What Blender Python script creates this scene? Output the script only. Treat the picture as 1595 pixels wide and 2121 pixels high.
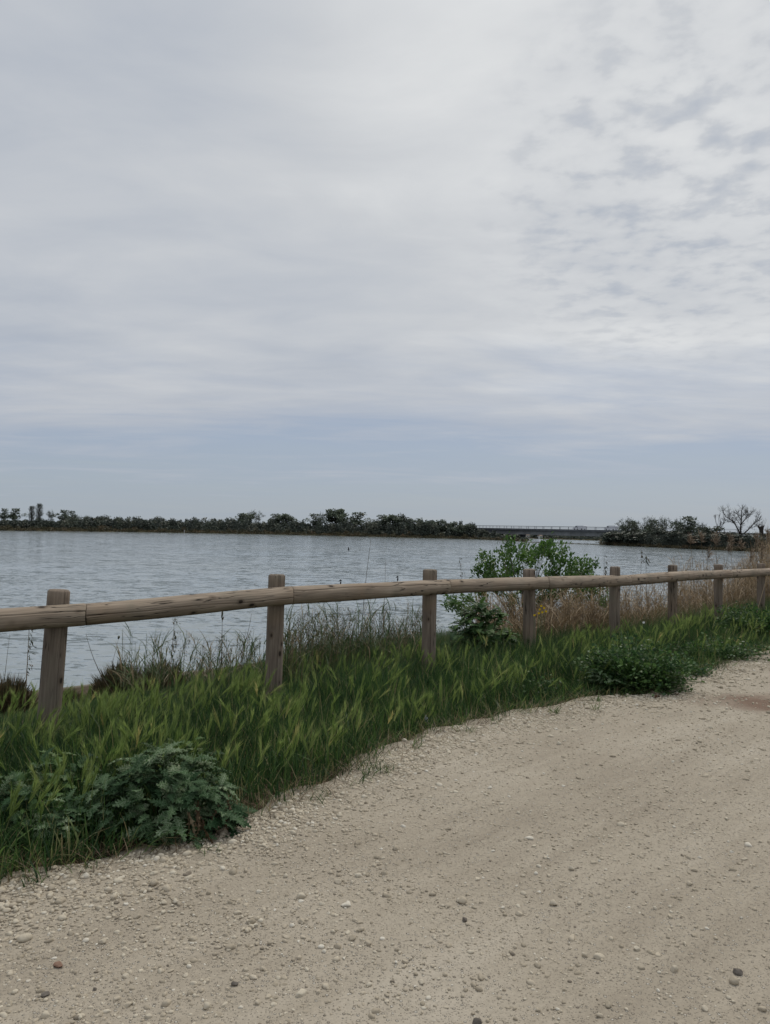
import bpy, math, random
import numpy as np
from math import radians, sin, cos, pi
from mathutils import Matrix, Vector

for o in list(bpy.data.objects):
    bpy.data.objects.remove(o)
SC = bpy.context.scene
COL = SC.collection
RNG = np.random.default_rng(7)
random.seed(7)

# ------------------------------------------------------------------ camera
F, CX, CY = 1593.0, 797.5, 1060.5          # focal length and centre of the 1595 x 2121 photograph
EYE = np.array([0.0, 0.0, 1.6])
PITCH, ROLL = math.atan(34.5 / F), 0.0227
Rm = (Matrix.Rotation(pi / 2 + PITCH, 3, 'X') @ Matrix.Rotation(ROLL, 3, 'Z'))
R = np.array(Rm)
cam_d = bpy.data.cameras.new('camera')
cam = bpy.data.objects.new('camera', cam_d)
COL.objects.link(cam)
cam.location = EYE
cam.rotation_euler = Rm.to_euler()
cam_d.sensor_fit = 'HORIZONTAL'
cam_d.sensor_width = 36.0
cam_d.lens = 36.0 * F / 1595.0
cam_d.clip_start = 0.05
cam_d.clip_end = 9000
SC.camera = cam

# ------------------------------------------------------------------ light
SUN_AZ, SUN_EL = radians(32), radians(52)   # azimuth clockwise from +Y
SUN_DIR = (cos(SUN_EL) * sin(SUN_AZ), cos(SUN_EL) * cos(SUN_AZ), sin(SUN_EL))
sd = bpy.data.lights.new('sun', 'SUN')
sd.energy = 1.5
sd.angle = radians(14)
sd.color = (1.0, 0.93, 0.81)
so = bpy.data.objects.new('sun', sd)
COL.objects.link(so)
so.rotation_euler = Vector((-SUN_DIR[0], -SUN_DIR[1], -SUN_DIR[2])).to_track_quat('-Z', 'Y').to_euler()
so.location = (20, 30, 60)
SC.view_settings.view_transform = 'Standard'
SC.view_settings.look = 'None'
SC.view_settings.exposure = 0.0
SC.view_settings.gamma = 1.0
SC.view_settings.use_curve_mapping = False


class NT:
    """tiny node-tree helper"""
    def __init__(s, tree):
        s.t = tree
        s.n = tree.nodes
        s.n.clear()

    def add(s, typ, **kw):
        nd = s.n.new(typ)
        for k, v in kw.items():
            setattr(nd, k, v)
        return nd

    def link(s, a, b):
        s.t.links.new(a, b)

    def _in(s, sock, v):
        if v is None:
            return
        if hasattr(v, 'is_output') or isinstance(v, bpy.types.NodeSocket):
            s.link(v, sock)
        else:
            sock.default_value = v

    def math(s, op, a, b=None, c=None, clamp=False):
        nd = s.add('ShaderNodeMath', operation=op, use_clamp=clamp)
        s._in(nd.inputs[0], a); s._in(nd.inputs[1], b); s._in(nd.inputs[2], c)
        return nd.outputs[0]

    def vmath(s, op, a, b=None):
        nd = s.add('ShaderNodeVectorMath', operation=op)
        s._in(nd.inputs[0], a); s._in(nd.inputs[1], b)
        return nd.outputs['Value'] if op in ('DOT_PRODUCT', 'LENGTH', 'DISTANCE') else nd.outputs[0]

    def noise(s, vec, scale, detail=4, rough=0.5, dist=0.0, col=False, lac=2.0):
        nd = s.add('ShaderNodeTexNoise')
        s._in(nd.inputs['Vector'], vec)
        nd.inputs['Scale'].default_value = scale
        nd.inputs['Detail'].default_value = detail
        nd.inputs['Roughness'].default_value = rough
        nd.inputs['Distortion'].default_value = dist
        nd.inputs['Lacunarity'].default_value = lac
        return nd.outputs['Color' if col else 'Fac']

    def voro(s, vec, scale, feature='F1', out='Distance', rnd=1.0):
        nd = s.add('ShaderNodeTexVoronoi', feature=feature)
        s._in(nd.inputs['Vector'], vec)
        nd.inputs['Scale'].default_value = scale
        nd.inputs['Randomness'].default_value = rnd
        return nd.outputs[out]

    def ramp(s, fac, stops, interp='LINEAR'):
        nd = s.add('ShaderNodeValToRGB')
        cr = nd.color_ramp
        cr.interpolation = interp
        while len(cr.elements) < len(stops):
            cr.elements.new(0.5)
        for e, (p, c) in zip(cr.elements, stops):
            e.position = p
            e.color = (c, c, c, 1) if isinstance(c, (int, float)) else (c[0], c[1], c[2], 1)
        s._in(nd.inputs[0], fac)
        return nd.outputs[0]

    def mix(s, fac, a, b, blend='MIX'):
        nd = s.add('ShaderNodeMix', data_type='RGBA', blend_type=blend)
        s._in(nd.inputs[0], fac)
        for i, v in ((6, a), (7, b)):
            if isinstance(v, tuple) and len(v) == 3:
                v = (v[0], v[1], v[2], 1)
            s._in(nd.inputs[i], v)
        return nd.outputs[2]

    def sstep(s, v, a, b):
        nd = s.add('ShaderNodeMapRange', interpolation_type='SMOOTHSTEP')
        s._in(nd.inputs[0], v)
        nd.inputs[1].default_value = a
        nd.inputs[2].default_value = b
        return nd.outputs[0]

    def comb(s, x, y, z):
        nd = s.add('ShaderNodeCombineXYZ')
        s._in(nd.inputs[0], x); s._in(nd.inputs[1], y); s._in(nd.inputs[2], z)
        return nd.outputs[0]

    def sep(s, v):
        nd = s.add('ShaderNodeSeparateXYZ')
        s._in(nd.inputs[0], v)
        return nd.outputs

    def mapping(s, vec, scale=(1, 1, 1), rot=(0, 0, 0), loc=(0, 0, 0)):
        nd = s.add('ShaderNodeMapping')
        s._in(nd.inputs[0], vec)
        nd.inputs['Scale'].default_value = scale
        nd.inputs['Rotation'].default_value = rot
        nd.inputs['Location'].default_value = loc
        return nd.outputs[0]


def px_dir(px, py):
    d = R @ np.array([(px - CX) / F, -(py - CY) / F, -1.0])
    return d / np.linalg.norm(d)


def dirvec(px, py):
    return tuple(float(x) for x in px_dir(px, py))


# ------------------------------------------------------------------ sky
world = bpy.data.worlds.new('World')
SC.world = world
world.use_nodes = True
W = NT(world.node_tree)
geo = W.add('ShaderNodeTexCoord').outputs['Generated']
dx, dy, dz = W.sep(W.vmath('NORMALIZE', geo))
zc = W.math('ADD', W.math('MAXIMUM', dz, 0.0), 0.07)
P = W.comb(W.math('DIVIDE', dx, zc), W.math('DIVIDE', dy, zc), 0.0)
nishita = W.add('ShaderNodeTexSky', sky_type='NISHITA')
nishita.sun_disc = False
nishita.sun_elevation = SUN_EL
nishita.sun_rotation = SUN_AZ
nishita.air_density = 1.0
nishita.dust_density = 2.0
nishita.ozone_density = 1.5
# broad veil of altostratus, thinning into a clear band low over the horizon
n_big = W.noise(W.mapping(P, scale=(0.55, 0.95, 1), rot=(0, 0, radians(-18)), loc=(3.1, 0.4, 0)), 1.0, 6, 0.52, 0.3)
n_mid = W.noise(W.mapping(P, scale=(1.0, 1.5, 1), rot=(0, 0, radians(20)), loc=(1.3, 5.2, 0)), 1.6, 7, 0.55, 0.4)
n_str = W.noise(W.mapping(P, scale=(0.42, 0.80, 1), rot=(0, 0, radians(-14)), loc=(7.7, 2.1, 0)), 1.0, 7, 0.58, 0.7)
n_wsp = W.noise(W.mapping(P, scale=(0.9, 1.9, 1), rot=(0, 0, radians(-20)), loc=(1.7, 3.1, 0)), 1.0, 6, 0.6, 0.9)
elev = W.math('ADD', dz, W.math('MULTIPLY', W.math('SUBTRACT', n_str, 0.5), 0.30))
elev = W.math('ADD', elev, W.math('MULTIPLY', W.math('SUBTRACT', n_wsp, 0.5), 0.16))
elev = W.math('ADD', elev, W.math('MULTIPLY', dx, -0.03))
cover = W.math('MULTIPLY', W.sstep(elev, 0.02, 0.24), 0.95)
cover = W.math('MAXIMUM', cover, 0.12)
sunny = W.vmath('DOT_PRODUCT', geo, tuple(float(v) for v in px_dir(1560, 60)))
glow = W.sstep(sunny, 0.80, 1.0)
bright = W.math('ADD', W.math('MULTIPLY', glow, 0.44), W.math('MULTIPLY', W.math('SUBTRACT', n_big, 0.5), 0.75))
bright = W.math('ADD', bright, W.math('MULTIPLY', W.math('SUBTRACT', n_mid, 0.5), 0.62))
bright = W.math('ADD', bright, 0.40, clamp=True)
# a field of small grey altocumulus puffs to the right
puff_n = W.noise(W.mapping(P, scale=(1.0, 1.0, 1), rot=(0, 0, radians(12)), loc=(5.2, 8.3, 0)), 9.0, 5, 0.52, 0.1)
puff_n = W.math('ADD', W.math('MULTIPLY', puff_n, 0.72), W.math('MULTIPLY', n_mid, 0.28))
puff_m = W.sstep(W.vmath('DOT_PRODUCT', geo, tuple(float(v) for v in px_dir(1400, 360))), 0.966, 1.0)
puff = W.math('MULTIPLY', W.sstep(puff_n, 0.38, 0.74), puff_m)
rim = W.math('MULTIPLY', W.math('MULTIPLY', W.sstep(puff_n, 0.42, 0.50), W.sstep(puff_n, 0.58, 0.50)), puff_m)
bright = W.math('SUBTRACT', bright, W.math('MULTIPLY', puff, 0.62))
bright = W.math('ADD', bright, W.math('MULTIPLY', rim, 0.05), clamp=True)
CL = 10.0
ccol = W.ramp(bright, [(0.0, (0.375, 0.42, 0.50)), (0.30, (0.475, 0.51, 0.565)), (0.62, (0.595, 0.615, 0.64)),
                       (1.0, (0.775, 0.785, 0.785))])
ccol = W.mix(W.math('MULTIPLY', W.sstep(dz, 0.22, 0.05), 0.75), ccol, (0.485, 0.505, 0.545))
up = W.math('ADD', W.math('MULTIPLY', W.sstep(dz, 0.54, 0.90), 0.95), 1.0)   # the cloud is thinner and brighter overhead
csc = W.vmath('MULTIPLY', ccol, W.comb(W.math('MULTIPLY', up, CL), W.math('MULTIPLY', up, CL), W.math('MULTIPLY', up, CL)))
# hazy blue of the gap low over the horizon: the physical sky, greyed by thin high cloud
hazeblue = W.ramp(W.math('ADD', dz, W.math('MULTIPLY', W.math('SUBTRACT', n_str, 0.5), 0.10)),
                  [(0.0, (3.75, 4.35, 4.95)), (0.05, (3.45, 4.15, 5.00)), (0.10, (3.15, 3.90, 5.15)), (0.16, (3.20, 3.85, 5.10))])
skyc = W.mix(0.86, nishita.outputs[0], hazeblue)
wcol = W.mix(cover, skyc, csc)
bg = W.add('ShaderNodeBackground')
W.link(wcol, bg.inputs[0])
bg.inputs[1].default_value = 0.1
wo = W.add('ShaderNodeOutputWorld')
W.link(bg.outputs[0], wo.inputs[0])


# ------------------------------------------------------------------ geometry helpers
def at_plane(px, py, z):
    d = px_dir(px, py)
    k = (z - EYE[2]) / d[2]
    return EYE + d * k


def at_depth(px, py, Y):
    d = px_dir(px, py)
    return EYE + d * (Y / d[1])


def project(p):
    q = (np.asarray(p) - EYE) @ R
    return CX + F * q[..., 0] / -q[..., 2], CY - F * q[..., 1] / -q[..., 2]


def horizon(px):
    return 1095.0 + 0.0227 * (px - CX)


Z0 = 5.7
P0 = np.array([-675.0 / F * Z0, Z0])
STEP = np.array([397.0 / F * Z0, 0.242 * Z0])
SPAN = np.linalg.norm(STEP)
TD = STEP / SPAN                       # along the fence
ND = np.array([-TD[1], TD[0]])         # towards the water


def st(x, y):
    rx, ry = x - P0[0], y - P0[1]
    return rx * ND[0] + ry * ND[1], rx * TD[0] + ry * TD[1]


def xy(s, t):
    return P0[0] + ND[0] * s + TD[0] * t, P0[1] + ND[1] * s + TD[1] * t


_eb = [(0, 1830), (180, 1795), (330, 1762), (490, 1712), (600, 1660), (700, 1614), (790, 1570), (845, 1538), (1000, 1494), (1150, 1462),
       (1260, 1445), (1350, 1440), (1400, 1412), (1480, 1384), (1595, 1350)]
_e = np.array([at_plane(a, b, 0.0) for a, b in _eb])
ES, ET = st(_e[:, 0], _e[:, 1])


def s_edge(t):
    return np.interp(t, np.concatenate([[-9, -5], ET, [40]]), np.concatenate([[-2.1, -2.2], ES, [-1.9]]))


def wob(x, y, k=1.0):
    return (np.sin(1.7 * k * x + 0.6) * np.cos(1.3 * k * y - 0.4) + 0.6 * np.sin(3.1 * k * x - 1.9 * k * y + 2.0)
            + 0.4 * np.cos(5.3 * k * x + 4.1 * k * y)) / 2.0


WATER_Z = -2.4


def land_z(s, t):
    z = np.interp(s, [-2.2, -1.6, -0.8, 0.5, 1.7, 3.2, 6, 10, 13.1, 20, 30],
                  [0.0, -0.07, -0.15, -0.2, -0.27, -0.6, -1.2, -1.95, -2.42, -3.2, -3.6])
    z = z + 0.14 * np.exp(-((s - 1.6) / 1.1) ** 2) * np.exp(-((t - 5.0) / 3.0) ** 2)
    return z + 0.03 * wob(s, t) * np.clip((s + 2.0) / 2, 0, 1)


def ground_at(px, py):
    d = px_dir(px, py)
    k = 1.0
    for _ in range(4000):
        p = EYE + d * k
        s, t = st(p[0], p[1])
        z = land_z(s, t) if s > -2 else 0.0
        if p[2] <= z:
            return p
        k *= 1.002
    return p


class MB:
    def __init__(s):
        s.v, s.f, s.a, s.n = [], {}, [], 0

    def add(s, v, faces, luv=None):
        v = np.asarray(v, float).reshape(-1, 3)
        for f in faces:
            f = np.asarray(f, int)
            if f.size:
                s.f.setdefault(f.shape[1], []).append(f + s.n)
        s.v.append(v)
        s.a.append(np.zeros((len(v), 3)) if luv is None else np.asarray(luv, float).reshape(-1, 3))
        s.n += len(v)

    def build(s, name, mat, parent=None, smooth=True):
        me = bpy.data.meshes.new(name)
        V = np.concatenate(s.v) if s.v else np.zeros((0, 3))
        me.vertices.add(len(V))
        me.vertices.foreach_set('co', V.astype(np.float32).ravel())
        loops, starts, tot = [], [], 0
        for k, fl in s.f.items():
            A = np.concatenate(fl)
            loops.append(A.ravel())
            starts.append(tot + np.arange(len(A)) * k)
            tot += A.size
        if loops:
            L = np.concatenate(loops).astype(np.int32)
            S = np.concatenate(starts).astype(np.int32)
            me.loops.add(len(L))
            me.loops.foreach_set('vertex_index', L)
            me.polygons.add(len(S))
            me.polygons.foreach_set('loop_start', S)
        me.update(calc_edges=True)
        me.validate()
        at = me.attributes.new('luv', 'FLOAT_VECTOR', 'POINT')
        at.data.foreach_set('vector', np.concatenate(s.a).astype(np.float32).ravel())
        me.polygons.foreach_set('use_smooth', np.full(len(me.polygons), smooth))
        me.materials.append(mat)
        o = bpy.data.objects.new(name, me)
        COL.objects.link(o)
        if parent:
            o.parent = parent
        return o


def tag(o, label=None, cat=None, group=None, kind=None):
    if label: o['label'] = label
    if cat: o['category'] = cat
    if group: o['group'] = group
    if kind: o['kind'] = kind
    return o


def thing(name, label, cat, loc=(0, 0, 0), rz=0.0, group=None):
    o = bpy.data.objects.new(name, None)
    o.empty_display_size = 0.2
    COL.objects.link(o)
    o.location = tuple(float(c) for c in loc)
    o.rotation_euler = (0, 0, rz)
    return tag(o, label, cat, group)


def frames(axis, hint):
    y = axis / np.linalg.norm(axis, axis=1, keepdims=True)
    x = np.cross(y, hint)
    n = np.linalg.norm(x, axis=1, keepdims=True)
    x = np.where(n < 1e-4, np.array([[1.0, 0, 0]]), x / np.maximum(n, 1e-4))
    z = np.cross(x, y)
    return np.stack([x, y, z], axis=2)


def scatter(mb, tv, tf, pos, rot, sc, rnd, tuv):
    N, m = len(pos), len(tv)
    sc = np.asarray(sc, float)
    if sc.ndim == 1:
        sc = np.repeat(sc[:, None], 3, 1)
    loc = tv[None] * sc[:, None, :]
    v = np.einsum('nij,nmj->nmi', rot, loc) + pos[:, None, :]
    luv = np.zeros((N, m, 3))
    luv[:, :, :2] = tuv[None]
    luv[:, :, 2] = rnd[:, None]
    off = (np.arange(N) * m)[:, None, None]
    mb.add(v.reshape(-1, 3), [(np.asarray(f)[None] + off).reshape(-1, np.asarray(f).shape[1]) for f in tf], luv.reshape(-1, 3))


def randrot(n, rng=RNG):
    q = rng.normal(size=(n, 4))
    q /= np.linalg.norm(q, axis=1, keepdims=True)
    w, x, y, z = q.T
    return np.stack([np.stack([1 - 2 * (y * y + z * z), 2 * (x * y - z * w), 2 * (x * z + y * w)], 1),
                     np.stack([2 * (x * y + z * w), 1 - 2 * (x * x + z * z), 2 * (y * z - x * w)], 1),
                     np.stack([2 * (x * z - y * w), 2 * (y * z + x * w), 1 - 2 * (x * x + y * y)], 1)], 1)


def blades(mb, base, h, w, az, lean, curl, rnd, twist=None, ts=(0, .35, .7, 1.0), kind=0.0):
    """tapered, bending strips; returns tip positions and tip tangents"""
    N = len(base)
    d = np.stack([np.cos(az), np.sin(az), np.zeros(N)], 1)
    tw = az + pi / 2 + (RNG.uniform(-1, 1, N) if twist is None else twist)
    wd = np.stack([np.cos(tw), np.sin(tw), np.zeros(N)], 1)
    rows = []
    uz = np.array([0, 0, 1.0])
    for t in ts:
        c = base + d * (h * (lean * t + curl * t * t))[:, None] + uz * (h * (t - 0.45 * curl * t ** 2.2))[:, None]
        hw = 0.5 * w * (1 - t ** 1.8) * (0.75 + 0.5 * min(1, t * 3))
        if t < 1.0:
            rows += [c - wd * hw[:, None], c + wd * hw[:, None]]
        else:
            rows += [c]
    k = len(ts) - 1
    m = 2 * k + 1
    v = np.stack(rows, 1)
    luv = np.zeros((N, m, 3))
    for i, t in enumerate(ts):
        luv[:, 2 * i:2 * i + 2, 1] = t
    luv[:, :, 0] = kind
    luv[:, :, 2] = rnd[:, None]
    off = (np.arange(N) * m)[:, None, None]
    q = np.array([[2 * i, 2 * i + 1, 2 * i + 3, 2 * i + 2] for i in range(k - 1)]).reshape(-1, 4)
    tri = np.array([[2 * k - 2, 2 * k - 1, 2 * k]])
    mb.add(v.reshape(-1, 3), [(q[None] + off).reshape(-1, 4), (tri[None] + off).reshape(-1, 3)], luv.reshape(-1, 3))
    tan = d * (lean + 2 * curl)[:, None] + uz * (1 - 0.99 * curl)[:, None]
    return rows[-1], tan / np.linalg.norm(tan, axis=1, keepdims=True)


def tubes(mb, pts, rad, sides=4, rnd=None):
    """pts (N,k,3), rad (N,k)"""
    pts = np.asarray(pts, float)
    rad = np.asarray(rad, float)
    N, k, _ = pts.shape
    tan = np.gradient(pts, axis=1)
    tan /= np.maximum(np.linalg.norm(tan, axis=2, keepdims=True), 1e-9)
    ref = np.where(np.abs(tan[:, :1, 2:3]) > 0.8, np.array([[[1.0, 0, 0]]]), np.array([[[0, 0, 1.0]]]))
    x = np.cross(tan, np.broadcast_to(ref, tan.shape))
    x /= np.maximum(np.linalg.norm(x, axis=2, keepdims=True), 1e-9)
    y = np.cross(tan, x)
    a = np.arange(sides) * 2 * pi / sides
    v = pts[:, :, None, :] + rad[:, :, None, None] * (x[:, :, None, :] * np.cos(a)[None, None, :, None]
                                                     + y[:, :, None, :] * np.sin(a)[None, None, :, None])
    off = (np.arange(N) * k * sides)[:, None, None]
    q = []
    for i in range(k - 1):
        for j in range(sides):
            j2 = (j + 1) % sides
            q.append([i * sides + j, i * sides + j2, (i + 1) * sides + j2, (i + 1) * sides + j])
    cap = [list(range(sides))[::-1], [(k - 1) * sides + j for j in range(sides)]]
    luv = np.zeros((N, k, sides, 3))
    luv[..., 1] = np.linspace(0, 1, k)[None, :, None]
    if rnd is not None:
        luv[..., 2] = np.asarray(rnd)[:, None, None]
    mb.add(v.reshape(-1, 3), [(np.array(q)[None] + off).reshape(-1, 4), (np.array(cap)[None] + off).reshape(-1, sides)],
           luv.reshape(-1, 3))


def box(mb, lo, hi, bev=0.0):
    lo, hi = np.array(lo, float), np.array(hi, float)
    if bev <= 0:
        v = [[(lo, hi)[i][0], (lo, hi)[j][1], (lo, hi)[k][2]] for i in (0, 1) for j in (0, 1) for k in (0, 1)]
        mb.add(v, [[[0, 1, 3, 2], [4, 6, 7, 5], [0, 4, 5, 1], [2, 3, 7, 6], [0, 2, 6, 4], [1, 5, 7, 3]]])
        return
    rings = []
    for z, e in ((lo[2], bev), (lo[2] + bev, 0), (hi[2] - bev, 0), (hi[2], bev)):
        x0, x1, y0, y1 = lo[0] + e, hi[0] - e, lo[1] + e, hi[1] - e
        b = bev
        rings.append([[x0 + b, y0, z], [x1 - b, y0, z], [x1, y0 + b, z], [x1, y1 - b, z], [x1 - b, y1, z], [x0 + b, y1, z],
                      [x0, y1 - b, z], [x0, y0 + b, z]])
    q = [[i * 8 + j, i * 8 + (j + 1) % 8, (i + 1) * 8 + (j + 1) % 8, (i + 1) * 8 + j] for i in range(3) for j in range(8)]
    mb.add(np.array(rings).reshape(-1, 3), [q, [list(range(8))[::-1], list(range(24, 32))]])


def grid(mb, X, Y, Z):
    n, m = X.shape
    i = np.arange(n * m).reshape(n, m)
    f = np.stack([i[:-1, :-1], i[1:, :-1], i[1:, 1:], i[:-1, 1:]], -1).reshape(-1, 4)
    mb.add(np.stack([X, Y, Z], -1).reshape(-1, 3), [f])


# ------------------------------------------------------------------ materials
def new_mat(name):
    m = bpy.data.materials.new(name)
    m.use_nodes = True
    return m, NT(m.node_tree)


def finish(N, shader):
    o = N.add('ShaderNodeOutputMaterial')
    N.link(shader, o.inputs[0])


def principled(N, col, rough=0.8, spec=0.3, bump=None, metal=0.0):
    b = N.add('ShaderNodeBsdfPrincipled')
    if isinstance(col, tuple):
        col = (col[0], col[1], col[2], 1)
    N._in(b.inputs['Base Color'], col)
    N._in(b.inputs['Roughness'], rough)
    b.inputs['Specular IOR Level'].default_value = spec
    b.inputs['Metallic'].default_value = metal
    if bump is not None:
        N.link(bump, b.inputs['Normal'])
    return b.outputs[0]


def bump(N, h, strength=0.5, dist=0.02, normal=None):
    b = N.add('ShaderNodeBump')
    b.inputs['Strength'].default_value = strength
    b.inputs['Distance'].default_value = dist
    N.link(h, b.inputs['Height'])
    if normal is not None:
        N.link(normal, b.inputs['Normal'])
    return b.outputs[0]


def flat_mat(name, col, rough=0.8, spec=0.3, var=0.25, scale=8.0):
    m, N = new_mat(name)
    tc = N.add('ShaderNodeTexCoord').outputs['Object']
    n = N.noise(tc, scale, 6, 0.6)
    a = tuple(c * (1 - var) for c in col)
    b = tuple(min(1, c * (1 + var)) for c in col)
    finish(N, principled(N, N.ramp(n, [(0.3, a), (0.7, b)]), rough, spec))
    return m


def leaf_mat(name, stops, trans=0.3, spec=0.25, rough=0.5, tipcol=None, noise_var=0.3, nscale=2.0, tipstart=0.5):
    """foliage: colour from the per-leaf random value, optional other colour near the tip"""
    m, N = new_mat(name)
    at = N.add('ShaderNodeAttribute', attribute_name='luv')
    ax, ay, az = N.sep(at.outputs['Vector'])
    col = N.ramp(az, stops)
    if tipcol:
        col = N.mix(N.math('MULTIPLY', N.sstep(ay, tipstart, 1.0), 0.85), col, tipcol)
    g = N.add('ShaderNodeNewGeometry').outputs['Position']
    nn = N.noise(g, nscale, 3, 0.5)
    k = N.math('ADD', N.math('MULTIPLY', nn, 2 * noise_var), 1 - noise_var)
    col = N.vmath('MULTIPLY', col, N.comb(k, k, k))
    p = principled(N, col, rough, spec)
    t = N.add('ShaderNodeBsdfTranslucent')
    N.link(col, t.inputs[0])
    mx = N.add('ShaderNodeMixShader')
    mx.inputs[0].default_value = trans
    N.link(p, mx.inputs[1]); N.link(t.outputs[0], mx.inputs[2])
    finish(N, mx.outputs[0])
    return m


def wood_mat(name, light, dark, seed):
    m, N = new_mat(name)
    tc = N.add('ShaderNodeTexCoord').outputs['Object']
    inf = N.add('ShaderNodeObjectInfo').outputs['Random']
    tc = N.vmath('ADD', tc, N.comb(N.math('MULTIPLY', inf, 7.0), seed, N.math('MULTIPLY', inf, 13.0)))
    warp = N.noise(N.mapping(tc, scale=(3, 3, 1.2)), 1.5, 3, 0.5, col=True)
    wv = N.vmath('ADD', tc, N.vmath('MULTIPLY', N.vmath('SUBTRACT', warp, (0.5, 0.5, 0.5)), (0.035, 0.035, 0.0)))
    grain = N.noise(N.mapping(wv, scale=(1, 1, 0.035)), 75, 5, 0.62)
    broad = N.noise(N.mapping(wv, scale=(1, 1, 0.16)), 12, 4, 0.55)
    blot = N.noise(tc, 3.2, 4, 0.6)
    f = N.math('ADD', N.math('MULTIPLY', grain, 0.55), N.math('MULTIPLY', broad, 0.45))
    col = N.ramp(f, [(0.30, dark), (0.50, tuple((a + b) / 2 for a, b in zip(light, dark))), (0.68, light)])
    col = N.mix(N.math('MULTIPLY', N.sstep(blot, 0.48, 0.72), 0.45), col, (0.17, 0.155, 0.115), 'MIX')
    warm = N.noise(tc, 1.9, 3, 0.5)
    col = N.mix(N.math('MULTIPLY', N.sstep(warm, 0.5, 0.7), 0.35), col, (0.235, 0.165, 0.105))
    # drying checks: long thin dark splits along the grain
    chk = N.noise(N.mapping(wv, scale=(1, 1, 0.055), loc=(3, 1, 2)), 26, 2, 0.4)
    ck = N.math('MULTIPLY', N.sstep(N.math('ABSOLUTE', N.math('SUBTRACT', chk, 0.5)), 0.014, 0.003),
                N.sstep(N.noise(tc, 2.6, 2, 0.5), 0.44, 0.54))
    # knots
    kd = N.voro(N.mapping(tc, scale=(1, 1, 0.62)), 7.5)
    kn = N.sstep(kd, 0.155, 0.085)
    ring = N.math('MULTIPLY', N.sstep(kd, 0.26, 0.16), 0.45)
    col = N.mix(ring, col, (0.105, 0.075, 0.05))
    col = N.mix(kn, col, (0.032, 0.024, 0.018))
    col = N.mix(ck, col, (0.02, 0.016, 0.013))
    h = N.math('SUBTRACT', N.math('MULTIPLY', grain, 0.5), N.math('MULTIPLY', ck, 1.2))
    h = N.math('ADD', h, N.math('MULTIPLY', broad, 0.5))
    finish(N, principled(N, col, 0.85, 0.2, bump(N, h, 0.7, 0.006)))
    return m


M = {}
M['post'] = wood_mat('post_wood', (0.262, 0.212, 0.165), (0.085, 0.065, 0.051), 1.0)
M['rail'] = wood_mat('rail_wood', (0.375, 0.305, 0.232), (0.15, 0.114, 0.083), 4.0)
M['grass'] = leaf_mat('grass_blade', [(0, (0.016, 0.042, 0.016)), (0.40, (0.040, 0.086, 0.024)), (0.8, (0.110, 0.182, 0.046)),
                                      (0.93, (0.18, 0.20, 0.08)), (1, (0.29, 0.235, 0.125))], 0.45, noise_var=0.55, nscale=1.7)
M['fine_grass'] = leaf_mat('bank_grass', [(0, (0.030, 0.064, 0.021)), (0.5, (0.060, 0.112, 0.033)), (0.75, (0.105, 0.150, 0.052)),
                                          (1, (0.20, 0.15, 0.082))], 0.3, noise_var=0.35)
M['thatch'] = leaf_mat('dead_thatch', [(0, (0.055, 0.036, 0.020)), (0.5, (0.13, 0.085, 0.045)), (1, (0.22, 0.17, 0.10))], 0.15)
M['barley'] = leaf_mat('barley_head', [(0, (0.135, 0.205, 0.055)), (0.6, (0.245, 0.320, 0.095)), (0.88, (0.35, 0.405, 0.150)),
                                       (1, (0.50, 0.42, 0.17))], 0.58, noise_var=0.25)
M['oat'] = leaf_mat('oat_spikelet', [(0, (0.035, 0.055, 0.024)), (0.5, (0.075, 0.090, 0.042)), (0.8, (0.13, 0.110, 0.07)),
                                     (1, (0.26, 0.19, 0.13))], 0.3)
M['bank_stalk'] = leaf_mat('bank_stalk', [(0, (0.030, 0.060, 0.020)), (0.55, (0.060, 0.100, 0.032)), (0.8, (0.12, 0.125, 0.06)),
                                         (1, (0.28, 0.22, 0.14))], 0.35)
M['dry'] = leaf_mat('dry_stem', [(0, (0.085, 0.068, 0.045)), (0.5, (0.20, 0.148, 0.088)), (0.8, (0.29, 0.20, 0.11)),
                                 (1, (0.42, 0.32, 0.20))], 0.25)
M['plume'] = leaf_mat('reed_plume', [(0, (0.28, 0.215, 0.16)), (0.6, (0.40, 0.31, 0.23)), (1, (0.52, 0.43, 0.33))], 0.5)
M['shrub'] = leaf_mat('shrub_leaf', [(0, (0.030, 0.072, 0.018)), (0.5, (0.062, 0.130, 0.028)), (0.85, (0.115, 0.200, 0.045)),
                                     (1, (0.18, 0.26, 0.08))], 0.4, spec=0.4, rough=0.4)
M['mallow'] = leaf_mat('mallow_leaf', [(0, (0.022, 0.054, 0.018)), (0.5, (0.044, 0.098, 0.028)), (0.85, (0.090, 0.165, 0.042)),
                                       (1, (0.13, 0.18, 0.08))], 0.3, spec=0.3)
M['seablite'] = leaf_mat('seablite_twig', [(0, (0.038, 0.034, 0.018)), (0.5, (0.070, 0.064, 0.032)), (0.8, (0.105, 0.082, 0.042)),
                                           (1, (0.16, 0.10, 0.058))], 0.15)
M['far_leaf'] = leaf_mat('far_tree_leaf', [(0, (0.054, 0.068, 0.052)), (0.5, (0.092, 0.114, 0.078)), (0.85, (0.135, 0.160, 0.105)),
                                           (1, (0.15, 0.17, 0.12))], 0.2, noise_var=0.3, nscale=0.12)  # leaf colour lightened to stand in for distance haze
M['far_dark'] = leaf_mat('far_scrub_leaf', [(0, (0.038, 0.047, 0.040)), (0.5, (0.062, 0.075, 0.058)), (0.85, (0.10, 0.112, 0.08)),
                                            (1, (0.15, 0.145, 0.115))], 0.15, noise_var=0.35, nscale=0.08)  # haze over the far shore is put into this paler scrub colour
M['bark'] = flat_mat('bark', (0.055, 0.048, 0.042), 0.9, 0.1)
M['twig'] = flat_mat('twig_bark', (0.10, 0.082, 0.062), 0.9, 0.1)
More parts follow.
